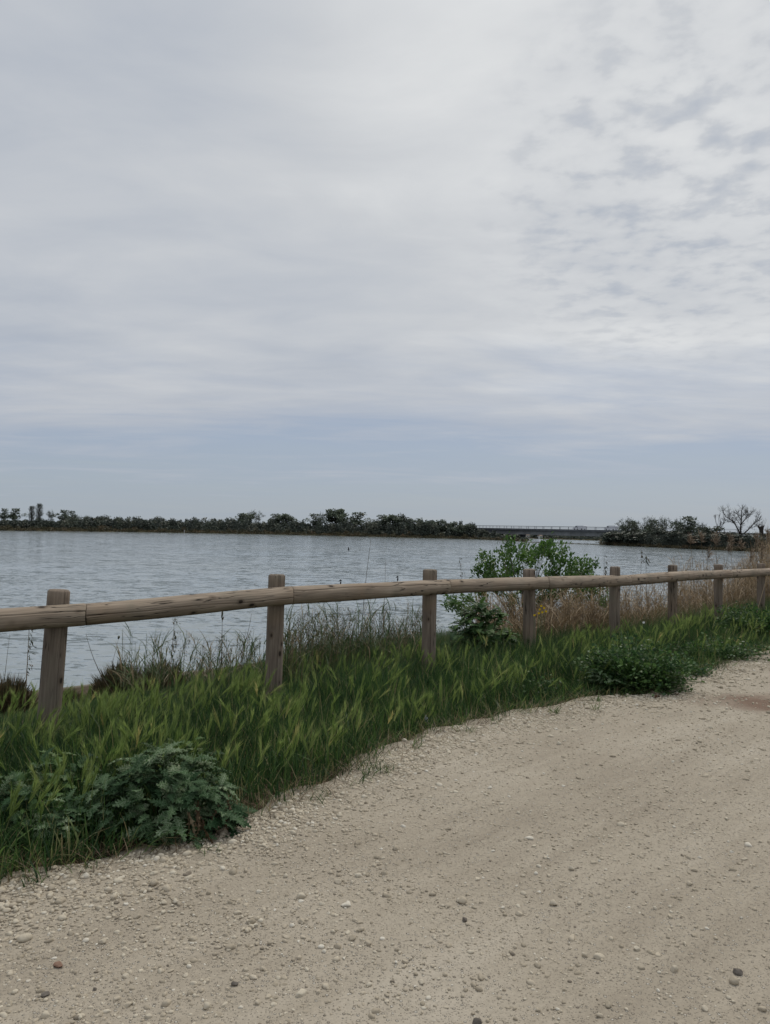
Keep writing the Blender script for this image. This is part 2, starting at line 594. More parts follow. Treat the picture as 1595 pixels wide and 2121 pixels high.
M['concrete'] = flat_mat('bridge_concrete', (0.20, 0.205, 0.21), 0.9, 0.1, 0.25, 0.35)
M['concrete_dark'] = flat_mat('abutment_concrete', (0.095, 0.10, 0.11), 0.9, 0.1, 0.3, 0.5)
M['steel'] = flat_mat('galvanised_rail', (0.13, 0.135, 0.145), 0.6, 0.4)
M['van'] = flat_mat('van_paint', (0.62, 0.63, 0.66), 0.35, 0.5, 0.05)
M['glass'] = flat_mat('dark_glass', (0.03, 0.035, 0.045), 0.15, 0.6, 0.1)
M['tyre'] = flat_mat('tyre_rubber', (0.02, 0.02, 0.02), 0.9, 0.2, 0.1)
M['house'] = flat_mat('house_render', (0.48, 0.47, 0.45), 0.9, 0.1, 0.08)
M['roof'] = flat_mat('roof_tile', (0.20, 0.15, 0.12), 0.9, 0.1, 0.2)
M['black'] = flat_mat('black_feathers', (0.014, 0.014, 0.016), 0.6, 0.3, 0.2, 20)
M['white'] = flat_mat('white_feathers', (0.55, 0.53, 0.52), 0.7, 0.2, 0.1, 20)
M['yellow'] = flat_mat('yellow_petal', (0.62, 0.42, 0.015), 0.6, 0.2, 0.1, 20)
M['petal'] = flat_mat('white_petal', (0.75, 0.75, 0.72), 0.6, 0.2, 0.05, 20)
M['scrap'] = flat_mat('pale_scrap', (0.36, 0.38, 0.44), 0.6, 0.3, 0.2, 40)
M['rust'] = flat_mat('dead_leaf_litter', (0.085, 0.045, 0.025), 0.9, 0.1, 0.3, 30)
M['rock'] = flat_mat('dark_stone', (0.135, 0.118, 0.10), 1.0, 0.04, 0.35, 60)
M['red_rock'] = flat_mat('reddish_stone', (0.22, 0.135, 0.095), 0.85, 0.2, 0.25, 60)

# thistle: grey-green leaf with pale marbled veins
m, N = new_mat('thistle_leaf')
at = N.add('ShaderNodeAttribute', attribute_name='luv')
ax, ay, az = N.sep(at.outputs['Vector'])
uvv = N.comb(ax, ay, N.math('MULTIPLY', az, 37.0))
ve = N.voro(N.vmath('MULTIPLY', uvv, (3.2, 5.5, 1.0)), 1.0, 'DISTANCE_TO_EDGE')
vein = N.math('MAXIMUM', N.sstep(ve, 0.15, 0.03), N.sstep(N.math('ABSOLUTE', ax), 0.10, 0.04))
base = N.ramp(az, [(0, (0.012, 0.037, 0.011)), (0.5, (0.025, 0.068, 0.017)), (1, (0.050, 0.108, 0.028))])
pale = N.ramp(az, [(0, (0.045, 0.092, 0.042)), (0.5, (0.145, 0.195, 0.118)), (1, (0.38, 0.42, 0.30))])
col = N.mix(N.math('MULTIPLY', vein, 0.85), base, pale)
p = principled(N, col, 0.65, 0.12)
t = N.add('ShaderNodeBsdfTranslucent'); N.link(col, t.inputs[0])
mx = N.add('ShaderNodeMixShader'); mx.inputs[0].default_value = 0.2
N.link(p, mx.inputs[1]); N.link(t.outputs[0], mx.inputs[2])
finish(N, mx.outputs[0])
M['thistle'] = m

# gravel path
m, N = new_mat('gravel')
g = N.add('ShaderNodeTexCoord').outputs['Object']
rot = N.mapping(g, rot=(0, 0, -math.atan2(TD[1], TD[0])))          # x runs along the track
big = N.noise(g, 0.55, 4, 0.55)
trk = N.noise(N.mapping(rot, scale=(0.10, 1.0, 1.0)), 1.5, 4, 0.6)
trk2 = N.noise(N.mapping(rot, scale=(0.10, 1.0, 1.0), loc=(4, 2, 0)), 11.0, 5, 0.65, 0.4)
fine = N.noise(g, 55, 6, 0.68)
f = N.math('ADD', N.math('MULTIPLY', big, 0.40), N.math('ADD', N.math('MULTIPLY', trk, 0.38), N.math('MULTIPLY', trk2, 0.22)))
col = N.ramp(f, [(0.37, (0.248, 0.210, 0.160)), (0.50, (0.328, 0.284, 0.220)), (0.63, (0.396, 0.349, 0.278))])
fk = N.math('ADD', N.math('MULTIPLY', fine, 0.5), 0.75)
col = N.vmath('MULTIPLY', col, N.comb(fk, fk, fk))
# embedded grit: voronoi cells of two sizes, some pale some dark
v1 = N.add('ShaderNodeTexVoronoi'); N.link(g, v1.inputs['Vector']); v1.inputs['Scale'].default_value = 62
v2 = N.add('ShaderNodeTexVoronoi'); N.link(g, v2.inputs['Vector']); v2.inputs['Scale'].default_value = 150
c1 = N.sep(v1.outputs['Color'])
c2 = N.sep(v2.outputs['Color'])
dens = N.noise(g, 1.3, 4, 0.6)
s1 = N.math('MULTIPLY', N.sstep(v1.outputs['Distance'], 0.38, 0.24), N.math('GREATER_THAN', N.math('ADD', c1[0], N.math('MULTIPLY', N.math('SUBTRACT', dens, 0.5), 1.6)), 0.74))
s2 = N.math('MULTIPLY', N.sstep(v2.outputs['Distance'], 0.42, 0.25), N.math('GREATER_THAN', c2[0], 0.62))
col1 = N.ramp(c1[1], [(0.0, (0.13, 0.11, 0.09)), (0.12, (0.28, 0.24, 0.19)), (0.5, (0.38, 0.34, 0.28)), (1, (0.47, 0.44, 0.38))])
col2 = N.ramp(c2[1], [(0.0, (0.11, 0.09, 0.07)), (0.25, (0.24, 0.20, 0.16)), (1, (0.42, 0.38, 0.31))])
col = N.mix(N.math('MULTIPLY', s2, 0.7), col, col2)
col = N.mix(N.math('MULTIPLY', s1, 0.85), col, col1)
# damp reddish-brown patch of clay far along the track
pc = at_plane(1592, 1456, 0.0)
pv = N.vmath('SUBTRACT', g, (float(pc[0]) , float(pc[1]), 0.0))
pv = N.mapping(pv, rot=(0, 0, radians(-10)), scale=(1 / 0.75, 1 / 0.42, 1))
pd = N.math('ADD', N.vmath('LENGTH', pv), N.math('MULTIPLY', N.math('SUBTRACT', N.noise(g, 2.3, 5, 0.6), 0.5), 1.8))
col = N.mix(N.math('MULTIPLY', N.sstep(pd, 1.35, 0.25), 0.85), col, (0.15, 0.092, 0.064))
# brown humus along the grass edge
hh = N.math('ADD', N.math('MULTIPLY', fine, 0.30), N.math('ADD', N.math('MULTIPLY', s2, 0.25), N.math('MULTIPLY', s1, 0.55)))
hh = N.math('ADD', hh, N.math('MULTIPLY', trk2, 0.6))
finish(N, principled(N, col, 0.95, 0.12, bump(N, hh, 1.0, 0.016)))
M['gravel'] = m

m, N = new_mat('pebble')
at = N.add('ShaderNodeAttribute', attribute_name='luv')
az = N.sep(at.outputs['Vector'])[2]
g = N.add('ShaderNodeTexCoord').outputs['Object']
col = N.ramp(az, [(0.0, (0.17, 0.145, 0.115)), (0.03, (0.29, 0.248, 0.186)), (0.5, (0.40, 0.345, 0.262)), (0.9, (0.47, 0.418, 0.326)),
                  (1, (0.56, 0.52, 0.44))])
nn = N.noise(g, 90, 4, 0.6)
k = N.math('ADD', N.math('MULTIPLY', nn, 0.6), 0.7)
col = N.vmath('MULTIPLY', col, N.comb(k, k, k))
finish(N, principled(N, col, 1.0, 0.06))
M['pebble'] = m

m, N = new_mat('verge_soil')
g = N.add('ShaderNodeTexCoord').outputs['Object']
n1 = N.noise(g, 6, 6, 0.65)
col = N.ramp(n1, [(0.3, (0.030, 0.022, 0.014)), (0.55, (0.065, 0.048, 0.028)), (0.75, (0.12, 0.095, 0.06))])
mud = N.sstep(N.math('ADD', N.sep(g)[2], N.math('MULTIPLY', n1, 0.4)), -2.0, -2.25)
col = N.mix(N.math('MULTIPLY', mud, 0.8), col, (0.22, 0.205, 0.17))
finish(N, principled(N, col, 0.95, 0.1, bump(N, n1, 0.6, 0.03)))
M['soil'] = m

m, N = new_mat('far_ground')
g = N.add('ShaderNodeTexCoord').outputs['Object']
n1 = N.noise(g, 0.09, 6, 0.65)
n2 = N.noise(g, 0.9, 3, 0.6)
col = N.ramp(N.math('ADD', N.math('MULTIPLY', n1, 0.7), N.math('MULTIPLY', n2, 0.3)),
             [(0.35, (0.030, 0.028, 0.018)), (0.5, (0.050, 0.046, 0.026)), (0.68, (0.085, 0.066, 0.040))])
finish(N, principled(N, col, 0.95, 0.05))
M['far_ground'] = m
M['levee'] = flat_mat('levee_grass', (0.042, 0.058, 0.024), 0.95, 0.05, 0.35, 0.12)

# water
m, N = new_mat('lagoon_water')
g = N.add('ShaderNodeTexCoord').outputs['Object']
def slopes(rot_, sx, scale, det, amp):
    c = N.noise(N.mapping(g, rot=(0, 0, radians(rot_)), scale=(sx, 1.0, 1.0)), scale, det, 0.55, 0.3, col=True)
    return N.vmath('MULTIPLY', N.vmath('SUBTRACT', c, (0.5, 0.5, 0.5)), (amp * 0.7, amp, 0.0))


gust = N.sstep(N.noise(N.mapping(g, scale=(0.35, 1, 1)), 0.05, 4, 0.55), 0.30, 0.70)
gk = N.math('ADD', N.math('MULTIPLY', gust, 0.75), 0.50)
sl = N.vmath('ADD', slopes(14, 0.5, 1.3, 3, 0.55), slopes(-9, 0.55, 4.6, 3, 0.75))
sl = N.vmath('ADD', sl, slopes(6, 0.45, 0.38, 2, 0.22))
sl = N.vmath('MULTIPLY', sl, N.comb(gk, gk, 0.0))
nrm = N.vmath('NORMALIZE', N.vmath('ADD', sl, (0.0, 0.0, 1.0)))
b = N.add('ShaderNodeBsdfPrincipled')
b.inputs['Base Color'].default_value = (0.20, 0.232, 0.238, 1)
b.inputs['Roughness'].default_value = 0.10
b.inputs['IOR'].default_value = 1.33
N.link(nrm, b.inputs['Normal'])
finish(N, b.outputs[0])
M['water'] = m

# ------------------------------------------------------------------ setting: ground, path, water, far land
def geo_lin(a, b, n, near=None, p=2.2):
    u = np.linspace(-1, 1, n)
    return near + np.where(u < 0, -(np.abs(u) ** p) * (near - a), (np.abs(u) ** p) * (b - near))


tt = geo_lin(-120, 400, 420, 4.0, 2.6)
ss = np.concatenate([np.linspace(-2.6, 8, 110), np.linspace(8.3, 34, 50)])
S_, T_ = np.meshgrid(ss, tt)
zz = land_z(S_, T_)
ed = s_edge(T_)
zz = np.where(S_ < ed + 0.35, zz - 0.10 * np.clip((ed + 0.35 - S_) / 0.5, 0, 1), zz)
X_, Y_ = xy(S_, T_)
mb = MB(); grid(mb, X_, Y_, zz)
tag(mb.build('verge_ground', M['soil']), kind='structure')

tt = geo_lin(-120, 400, 460, 3.0, 2.6)
ss = np.concatenate([-np.geomspace(300, 6, 40), np.linspace(-5.9, -1.1, 120)])
S_, T_ = np.meshgrid(ss, tt)
X_, Y_ = xy(S_, T_)
ed = s_edge(T_) + 0.06 * wob(T_, S_, 4) + 0.05 * np.sin(T_ * 9 + 2 * np.sin(T_ * 2.3))
zp = 0.012 * wob(X_, Y_, 0.9) + 0.005 * wob(X_, Y_, 5)
zp += -0.018 * np.exp(-((S_ + 4.1 + 0.1 * np.sin(T_ * .5)) / 0.20) ** 2) - 0.018 * np.exp(-((S_ + 5.6 + 0.1 * np.sin(T_ * .5)) / 0.20) ** 2)
zp -= 0.45 * np.clip((S_ - ed - 0.05) / 0.8, 0, 1) ** 1.3
mb = MB(); grid(mb, X_, Y_, zp)
tag(mb.build('gravel_path', M['gravel']), kind='structure')


def path_z(x, y):
    s, t = st(x, y)
    z = 0.012 * wob(x, y, 0.9) + 0.005 * wob(x, y, 5)
    z = z - 0.018 * np.exp(-((s + 4.1 + 0.1 * np.sin(t * .5)) / 0.20) ** 2) - 0.018 * np.exp(-((s + 5.6 + 0.1 * np.sin(t * .5)) / 0.20) ** 2)
    ed = s_edge(t) + 0.06 * wob(t, s, 4) + 0.05 * np.sin(t * 9 + 2 * np.sin(t * 2.3))
    return z - 0.45 * np.clip((s - ed - 0.05) / 0.8, 0, 1) ** 1.3


mb = MB()
mb.add([[-4000, -600, WATER_Z], [4000, -600, WATER_Z], [4000, 6000, WATER_Z], [-4000, 6000, WATER_Z]], [[[0, 1, 2, 3]]])
tag(mb.build('water', M['water'], smooth=False), kind='structure')

# far shores: (pixel column, waterline row)
LEFT = [(-420, 1091.5), (-120, 1097), (0, 1099), (270, 1102), (540, 1106.5), (800, 1112.5), (985, 1117), (1062, 1120.5), (1092, 1122.5)]
RIGHT = [(1243, 1128), (1262, 1129.3), (1300, 1131), (1400, 1136), (1480, 1139.5), (1560, 1142.5), (1700, 1148), (2000, 1160)]
BACK = [(1040, 1113.5), (1100, 1115.6), (1230, 1119.4), (1330, 1122)]


def shore(px, table, back=0.0):
    py = np.interp(px, [a for a, _ in table], [b for _, b in table])
    p = at_plane(px, py, WATER_Z)
    d = p[:2] / np.linalg.norm(p[:2])
    q = p[:2] + d * back
    return np.array([q[0], q[1], WATER_Z + np.interp(back, [0, 2, 8, 30], [0, 0.35, 0.7, 1.0])])


def land(name, table, backs=(-3, 0, 1.5, 3, 8, 16, 40, 120, 500, 2500), n=160):
    px = np.linspace(table[0][0], table[-1][0], n)
    V = np.zeros((n, len(backs), 3))
    for i, a in enumerate(px):
        jit = 1.2 * math.sin(a * 0.21) + 0.8 * math.sin(a * 0.57 + 1)
        for j, bk in enumerate(backs):
            q = shore(a, table, bk + jit * (bk < 40))
            z = WATER_Z + float(np.interp(bk, [-3, 0, 1.5, 3, 8, 30, 500, 2500], [-0.4, 0.0, 0.45, 0.55, 0.75, 1.0, 1.2, 1.5]))
            V[i, j] = (q[0], q[1], z + (0.12 * math.sin(a * .9 + bk) if bk > 1 else 0))
    m_ = MB(); grid(m_, V[:, :, 0], V[:, :, 1], V[:, :, 2])
    return tag(m_.build(name, M['far_ground']), kind='structure')


land('far_shore', LEFT)
land('right_bank', RIGHT, backs=(-3, 0, 1.5, 3, 8, 16, 40, 120))
land('distant_shore', BACK)
# low dike across the channel in front of the bridge
a, b2 = at_plane(1085, 1123.3, WATER_Z), at_plane(1252, 1128.6, WATER_Z)
n = 40
V = np.zeros((n, 5, 3))
d = (b2 - a)[:2] / np.linalg.norm((b2 - a)[:2]); nn_ = np.array([-d[1], d[0]])
for i in range(n):
    p = a + (b2 - a) * i / (n - 1)
    for j, (o_, z_) in enumerate([(-1.6, -0.3), (-0.7, 0.10), (0, 0.22), (0.7, 0.12), (1.8, -0.3)]):
        V[i, j] = (p[0] + nn_[0] * o_, p[1] + nn_[1] * o_, WATER_Z + z_ + 0.08 * math.sin(i * 1.9) * (j == 2))
mb = MB(); grid(mb, V[:, :, 0], V[:, :, 1], V[:, :, 2])
tag(mb.build('low_dike', M['far_ground']), kind='structure')
# grassy levee far left
mb = MB()
n = 50
V = np.zeros((n, 4, 3))
for i in range(n):
    px = -300 + (215 + 300) * i / (n - 1)
    k = min(1, (n - 1 - i) / 14)
    for j, (bk, hh_) in enumerate([(14, 0.6), (24, 0.6 + 2.3 * k), (32, 0.6 + 2.5 * k), (50, 0.5)]):
        q = shore(px, LEFT, bk)
        V[i, j] = (q[0], q[1], WATER_Z + hh_ + 0.15 * math.sin(i * 1.3 + j))
grid(mb, V[:, :, 0], V[:, :, 1], V[:, :, 2])
tag(mb.build('grassy_levee', M['levee']), kind='structure')

# ------------------------------------------------------------------ fence
fence = thing('wooden_fence', 'weathered round-log fence with one thick rail running along the grassy verge beside the water', 'fence',
              (P0[0], P0[1], -0.2))
bpy.context.view_layer.update()
FINV = np.array([P0[0], P0[1], -0.2])
POST_PX = [(122, 1221, 25, .045), (573.5, 1190, 18.5, .008), (890.5, 1179.5, 15, -.008), (1096, 1178.5, 13.2, -.02), (1273.5, 1173.5, 11.6, -.008),
           (1393.5, 1170, 10.3, -.012), (1488.5, 1169, 9.5, -.01), (1576.5, 1167, 8.7, -.01)]


def log_mesh(mb, L, r, crack=None, chamfer=0.012, wob_r=0.03, seed=0, shift0=None, shift1=None, thc=0.0):
    """log along +Z from 0 to L; optional longitudinal split (angle, width, depth); ends shaped by shift functions"""
    g = np.random.default_rng(seed)
    if crack:
        th0, cw, cd = crack
        offs = np.concatenate([[-cw, 0.0, cw], np.linspace(cw * 2.2, 2 * pi - cw * 2.2, 30)])
        offs = np.sort(offs)
    else:
        th0, cw, cd = 0, 0, 0
        offs = np.arange(36) * 2 * pi / 36
    nz = max(8, int(L / 0.06))
    zs = list(np.linspace(0, L, nz + 1))
    rings = [(0.0, r - chamfer)] + [(z, r) for z in zs[1:-1]] + [(L, r - chamfer)]
    rings.insert(1, (chamfer, r)); rings.insert(-1, (L - chamfer, r))
    rings = sorted(rings)
    p1, p2, p3 = g.uniform(0, 6, 3)
    V = []
    for z, rr in rings:
        drift = 0.10 * math.sin(z * 2.1 + p1) + 0.05 * math.sin(z * 7 + p2)
        th = th0 + drift + offs
        rad = rr * (1 + wob_r * np.sin(2 * th + p3 + z) * 0.5 + wob_r * 0.5 * np.sin(3 * th + z * 3 + p1) + 0.02 * math.sin(z * 4 + p2))
        if crack:
            fade = min(1.0, 0.35 + 0.65 * abs(math.sin(z * 1.6 + p3)))
            rad = np.where(np.abs(offs) < 1e-6, rad - cd * fade, rad)
        zz_ = np.full(len(th), z)
        if shift0 is not None:
            zz_ = zz_ + shift0(th) * max(0, 1 - z / 0.25)
        if shift1 is not None:
            zz_ = zz_ + shift1(th) * max(0, 1 - (L - z) / 0.25)
        V.append(np.stack([rad * np.cos(th), rad * np.sin(th), zz_], 1))
    m_ = len(offs)
    q = [[i * m_ + j, i * m_ + (j + 1) % m_, (i + 1) * m_ + (j + 1) % m_, (i + 1) * m_ + j] for i in range(len(rings) - 1) for j in range(m_)]
    V = np.concatenate(V)
    k = len(V)
    c0, c1 = V[:m_].mean(0), V[-m_:].mean(0)
    V = np.vstack([V, c0, c1])
    t = [[k, (j + 1) % m_, j] for j in range(m_)] + [[k + 1, k - m_ + j, k - m_ + (j + 1) % m_] for j in range(m_)]
    mb.add(V, [q, t])


post_top = {}
for i in range(-2, 11):
    bx, by = P0 + STEP * i
    if 0 <= i < len(POST_PX):
        px, pyt, hw, lean = POST_PX[i]
        top = at_depth(px, pyt, by)
        r = hw / F * by * 0.965 * cos(math.atan2(bx, by))
    else:
        top = np.array([bx, by, 1.08 + 0.02 * math.sin(i * 3)])
        r, lean = 0.079, 0.01 * math.sin(i)
        if i < 0:
            top[2] = 1.02
    post_top[i] = top
    L = top[2] + 0.75
    mb = MB()
    toward = math.atan2(-by, -bx)
    ang = {0: 0.62, 1: 0.35, 2: 0.30, 3: 0.0, 4: 0.5, 5: -0.4}.get(i, 0.3 * math.sin(i * 2.1))
    log_mesh(mb, L, r, crack=(toward + ang, 0.045 if i < 3 else 0.05, 0.022), seed=20 + i)
    o = mb.build('post', M['post'], fence)
    lx = lean  # lean in the picture plane: the top leans to the right
    o.location = (top[0] - lx * L - FINV[0], top[1] - FINV[1], top[2] - L - FINV[2])
    o.rotation_euler = (0.006 * math.sin(i * 5), math.atan(lx), 0)

RAIL_PX = [(0, 1285, 23.5), (172, 1273.5, 24.2), (600, 1233.3, 19.6), (925, 1215.3, 15.0), (1130, 1207.3, 13.4), (1300, 1202.2, 12.0), (1418, 1192.7, 10.4),
           (1510, 1189, 9.2), (1592, 1185, 8.2)]
OFFS = -0.115        # the rail is set on the path side of the posts
c0 = P0 + ND * OFFS


def rail_point(px, py):
    # intersect the pixel's ray with the vertical plane of the rail
    d = px_dir(px, py)
    k = (c0 @ ND) / (d[:2] @ ND)
    return EYE + d * k


rp = [rail_point(a, b) for a, b, _ in RAIL_PX]
rr = [h / F * p[1] * 0.97 for p, (_, _, h) in zip(rp, RAIL_PX)]
# the first one is only a point on the leftmost log: carry that log on out of frame
dl = (rp[1] - rp[0]) / np.linalg.norm((rp[1] - rp[0])[:2])
joints = [rp[1] - dl * SPAN * 2, rp[1] - dl * SPAN] + rp[1:]
rads = [rr[1], rr[1]] + rr[1:]
dl = (joints[-1] - joints[-2]); dl[2] *= 0.3
for _ in range(2):
    joints.append(joints[-1] + dl); rads.append(rads[-1])
for k in range(len(joints) - 1):
    a, b = joints[k], joints[k + 1]
    v = b - a
    L = np.linalg.norm(v) - 0.006
    mb = MB()
    sh = lambda th: 0.030 * np.cos(th) ** 2 - 0.012
    Q = Vector(v).to_track_quat('Z', 'X').to_matrix()
    look = Vector(EYE - (a + b) / 2)
    base_ang = math.atan2(look.dot(Q.col[1]), look.dot(Q.col[0]))
    log_mesh(mb, L, (rads[k] + rads[k + 1]) / 2, crack=(base_ang + [0.5, -0.3, 0.25, -0.45, 0.1, 0.6, -0.2][k % 7], 0.055, 0.014), chamfer=0.004, wob_r=0.035, seed=60 + k, shift0=sh, shift1=sh)
    o = mb.build('rail', M['rail'], fence)
    o.location = a - FINV
    o.rotation_euler = Vector(v).to_track_quat('Z', 'X').to_euler()

# ------------------------------------------------------------------ grass on the verge
def in_view(x, y, pad=0.22):
    return (y > 1.8) & (np.abs(x / np.maximum(y, 0.1)) < 0.5006 + pad)


TOPX = [-400, 0, 100, 180, 330, 400, 470, 540, 600, 700, 870, 950, 1100, 1250, 1400, 1600, 2200]
TOPY = [1500, 1478, 1462, 1440, 1424, 1400, 1378, 1360, 1328, 1312, 1303, 1296, 1292, 1276, 1250, 1232, 1200]


def sample_verge(n, s0, s1, t0=-2.8, t1=20):
    s = RNG.uniform(s0, s1, n)
    t = t0 + (t1 - t0) * RNG.uniform(0, 1, n) ** 1.35
    x, y = xy(s, t)
    k = in_view(x, y)
    return s[k], t[k], x[k], y[k]


def limit(x, y, z, h):
    """keep tips under the height the growth reaches along the bank"""
    px, _ = project(np.stack([x, y, z], 1))
    yt = np.interp(px, TOPX, TOPY) + RNG.normal(0, 7, len(px))
    zt = 1.6 - (yt - (1095 + 0.0227 * (px - CX))) / F * y
    return np.minimum(h, np.maximum(zt - z, 0.05))


POSTX = [122, 573, 891, 1096, 1274, 1394, 1489, 1577]
CLEARX = [-200, 85, 100, 145, 165, 300, 540, 552, 595, 610, 720, 862, 872, 910, 922, 1000, 1074, 1080, 1112, 1120, 1190, 1256, 1292, 1300, 1380, 1408, 1480, 1500, 1600, 2000]
CLEARY = [1455, 1455, 1500, 1500, 1436, 1408, 1378, 1424, 1424, 1366, 1340, 1315, 1340, 1340, 1318, 1302, 1286, 1302, 1302, 1284, 1270, 1286, 1286, 1272, 1268, 1268, 1246, 1246, 1228, 1216]


def front_limit(x, y, z, h, jit=10):
    px, _ = project(np.stack([x, y, z], 1))
    yt = np.interp(px, CLEARX, CLEARY) + np.abs(RNG.normal(0, jit, len(px)))
    zt = 1.6 - (yt - (1095 + 0.0227 * (px - CX))) / F * y
    return np.minimum(h, np.maximum(zt - z, 0.06))


mb = MB()
s, t, x, y = sample_verge(108000, -2.35, 0.0)
ed = s_edge(t)
rag = 0.09 * np.sin(t * 3.1 + 1) + 0.07 * np.sin(t * 7.7) + 0.05 * np.sin(t * 17 + 2)
k = s > ed + 0.02 + rag + RNG.uniform(0, 0.10, len(s))
s, t, x, y, ed = s[k], t[k], x[k], y[k], ed[k]
into = np.clip((s - ed) / 1.2, 0, 1)
clump = 0.5 + 0.5 * wob(x, y, 2.2)
keep = RNG.uniform(0, 1, len(s)) < 0.30 + 0.45 * into + 0.25 * clump
s, t, x, y, into, clump = s[keep], t[keep], x[keep], y[keep], into[keep], clump[keep]
z = land_z(s, t)
h = (0.16 + 0.34 * into) * RNG.uniform(0.55, 1.25, len(s)) * (0.75 + 0.45 * clump)
h = front_limit(x, y, z, h)
az = RNG.uniform(-pi, pi, len(s))
rnd = np.clip(RNG.beta(1.5, 2.4, len(s)) * (0.45 + 0.85 * clump), 0, 0.9)
rnd = np.where(RNG.uniform(0, 1, len(s)) < 0.05 + 0.12 * (1 - into), RNG.uniform(0.9, 1, len(s)), rnd)
blades(mb, np.stack([x, y, z - 0.01], 1), h, RNG.uniform(0.0045, 0.0085, len(s)), az, RNG.uniform(0.02, 0.30, len(s)), RNG.uniform(0.0, 0.75, len(s)) ** 1.5, rnd)
# scattered coarse broad blades of other grasses
s, t, x, y = sample_verge(10000, -2.1, 0.0)
k = (s > s_edge(t) + 0.15) & (RNG.uniform(0, 1, len(s)) < np.clip(0.5 + 0.7 * wob(x - 7, y + 3, 2.6), 0.05, 1))
s, t, x, y = s[k], t[k], x[k], y[k]
z = land_z(s, t)
h = front_limit(x, y, z, RNG.uniform(0.22, 0.44, len(s)) * (0.5 + 0.5 * np.clip((s - s_edge(t)) / 0.9, 0, 1)))
blades(mb, np.stack([x, y, z - 0.01], 1), h, RNG.uniform(0.009, 0.015, len(s)), RNG.uniform(-pi, pi, len(s)), RNG.uniform(0.02, 0.35, len(s)),
       RNG.uniform(0.1, 0.9, len(s)), RNG.uniform(0.25, 0.9, len(s)), ts=(0, .25, .5, .75, 1.0))
# straw from last year standing through the green
s, t, x, y = sample_verge(5200, -2.1, 0.0)
k = s > s_edge(t) + 0.08
s, t, x, y = s[k], t[k], x[k], y[k]
z = land_z(s, t)
h = front_limit(x, y, z, RNG.uniform(0.15, 0.48, len(s)) * (0.4 + 0.6 * np.clip((s - s_edge(t)) / 0.9, 0, 1)))
blades(mb, np.stack([x, y, z - 0.01], 1), h, RNG.uniform(0.003, 0.006, len(s)), RNG.uniform(-pi, pi, len(s)), RNG.uniform(0.0, 0.7, len(s)),
       RNG.uniform(0.0, 0.9, len(s)), RNG.uniform(0.90, 1.0, len(s)))
# trailing blades that fall over the edge of the gravel
s, t, x, y = sample_verge(7000, -2.4, -1.4)
ed = s_edge(t)
k = (s > ed - 0.02) & (s < ed + 0.3)
s, t, x, y = s[k], t[k], x[k], y[k]
az = math.atan2(-ND[1], -ND[0]) + RNG.normal(0, 0.9, len(s))
blades(mb, np.stack([x, y, np.maximum(land_z(s, t), path_z(x, y)) - 0.005], 1), RNG.uniform(0.08, 0.22, len(s)), RNG.uniform(0.003, 0.006, len(s)), az,
       RNG.uniform(0.2, 0.7, len(s)), RNG.uniform(0.3, 1.1, len(s)), np.clip(RNG.uniform(0, 1.05, len(s)), 0, 1))
tn = 46
tt_ = RNG.uniform(-2.6, 13, tn); so_ = s_edge(tt_) - np.abs(RNG.normal(0, 0.13, tn)) - 0.02
for a_, b_2 in zip(so_, tt_):
    m_n = int(RNG.integers(5, 22))
    sx_ = a_ + RNG.normal(0, 0.025, m_n); tx_ = b_2 + RNG.normal(0, 0.03, m_n)
    x, y = xy(sx_, tx_)
    blades(mb, np.stack([x, y, path_z(x, y) - 0.004], 1), RNG.uniform(0.03, 0.12, m_n), RNG.uniform(0.003, 0.006, m_n), RNG.uniform(-pi, pi, m_n),
           RNG.uniform(0.2, 0.9, m_n), RNG.uniform(0.1, 0.9, m_n), RNG.uniform(0.1, 1.0, m_n))
tag(mb.build('verge_grass', M['grass']), 'dark green grass carpeting the verge between the gravel and the fence', 'grass', kind='stuff')

mb = MB()
s, t, x, y = sample_verge(15000, -2.4, -1.2)
ed = s_edge(t)
k = (s > ed - 0.05 - 0.28 * RNG.uniform(0, 1, len(s)) ** 4) & (s < ed + 0.42)
s, t, x, y = s[k], t[k], x[k], y[k]
zb = np.maximum(land_z(s, t), path_z(x, y))
blades(mb, np.stack([x, y, zb - 0.004], 1), RNG.uniform(0.03, 0.12, len(s)), RNG.uniform(0.0025, 0.005, len(s)), RNG.uniform(-pi, pi, len(s)),
       RNG.uniform(0.3, 1.6, len(s)), RNG.uniform(0.2, 1.0, len(s)), RNG.uniform(0, 1, len(s)))
tag(mb.build('dead_grass', M['thatch']), 'brown dead grass litter fringing the gravel edge', 'dead grass', kind='stuff')

# bank grass behind the rail
mb = MB()
s, t, x, y = sample_verge(132000, 0.0, 6.0, t1=26)
keep = RNG.uniform(0, 1, len(s)) < np.interp(s, [0, 2.5, 4.2, 6.0], [0.95, 0.8, 0.5, 0.4])
s, t, x, y = s[keep], t[keep], x[keep], y[keep]
z = land_z(s, t)
h = np.interp(t, [-3, 1, 3, 6, 12, 26], [0.26, 0.34, 0.48, 0.55, 0.62, 0.9]) * RNG.uniform(0.5, 1.2, len(s))
h = limit(x, y, z, h)
clump = 0.5 + 0.5 * wob(x, y, 1.8)
rnd = np.clip(RNG.beta(1.8, 2.2, len(s)) * (0.7 + 0.4 * clump), 0, 0.85)
dryp = np.interp(t, [-3, 4, 7, 10, 26], [0.05, 0.10, 0.16, 0.38, 0.5]) * np.interp(s, [0, 0.8, 3], [0.35, 1, 1.3])
rnd = np.where(RNG.uniform(0, 1, len(s)) < dryp, RNG.uniform(0.85, 1, len(s)), rnd)
blades(mb, np.stack([x, y, z - 0.01], 1), h, RNG.uniform(0.004, 0.0075, len(s)), RNG.normal(0.2, 1.3, len(s)), RNG.uniform(0.02, 0.30, len(s)),
       RNG.uniform(0, 0.5, len(s)), rnd)
s, t, x, y = sample_verge(30000, 3.5, 9.0, t1=8)
z = land_z(s, t)
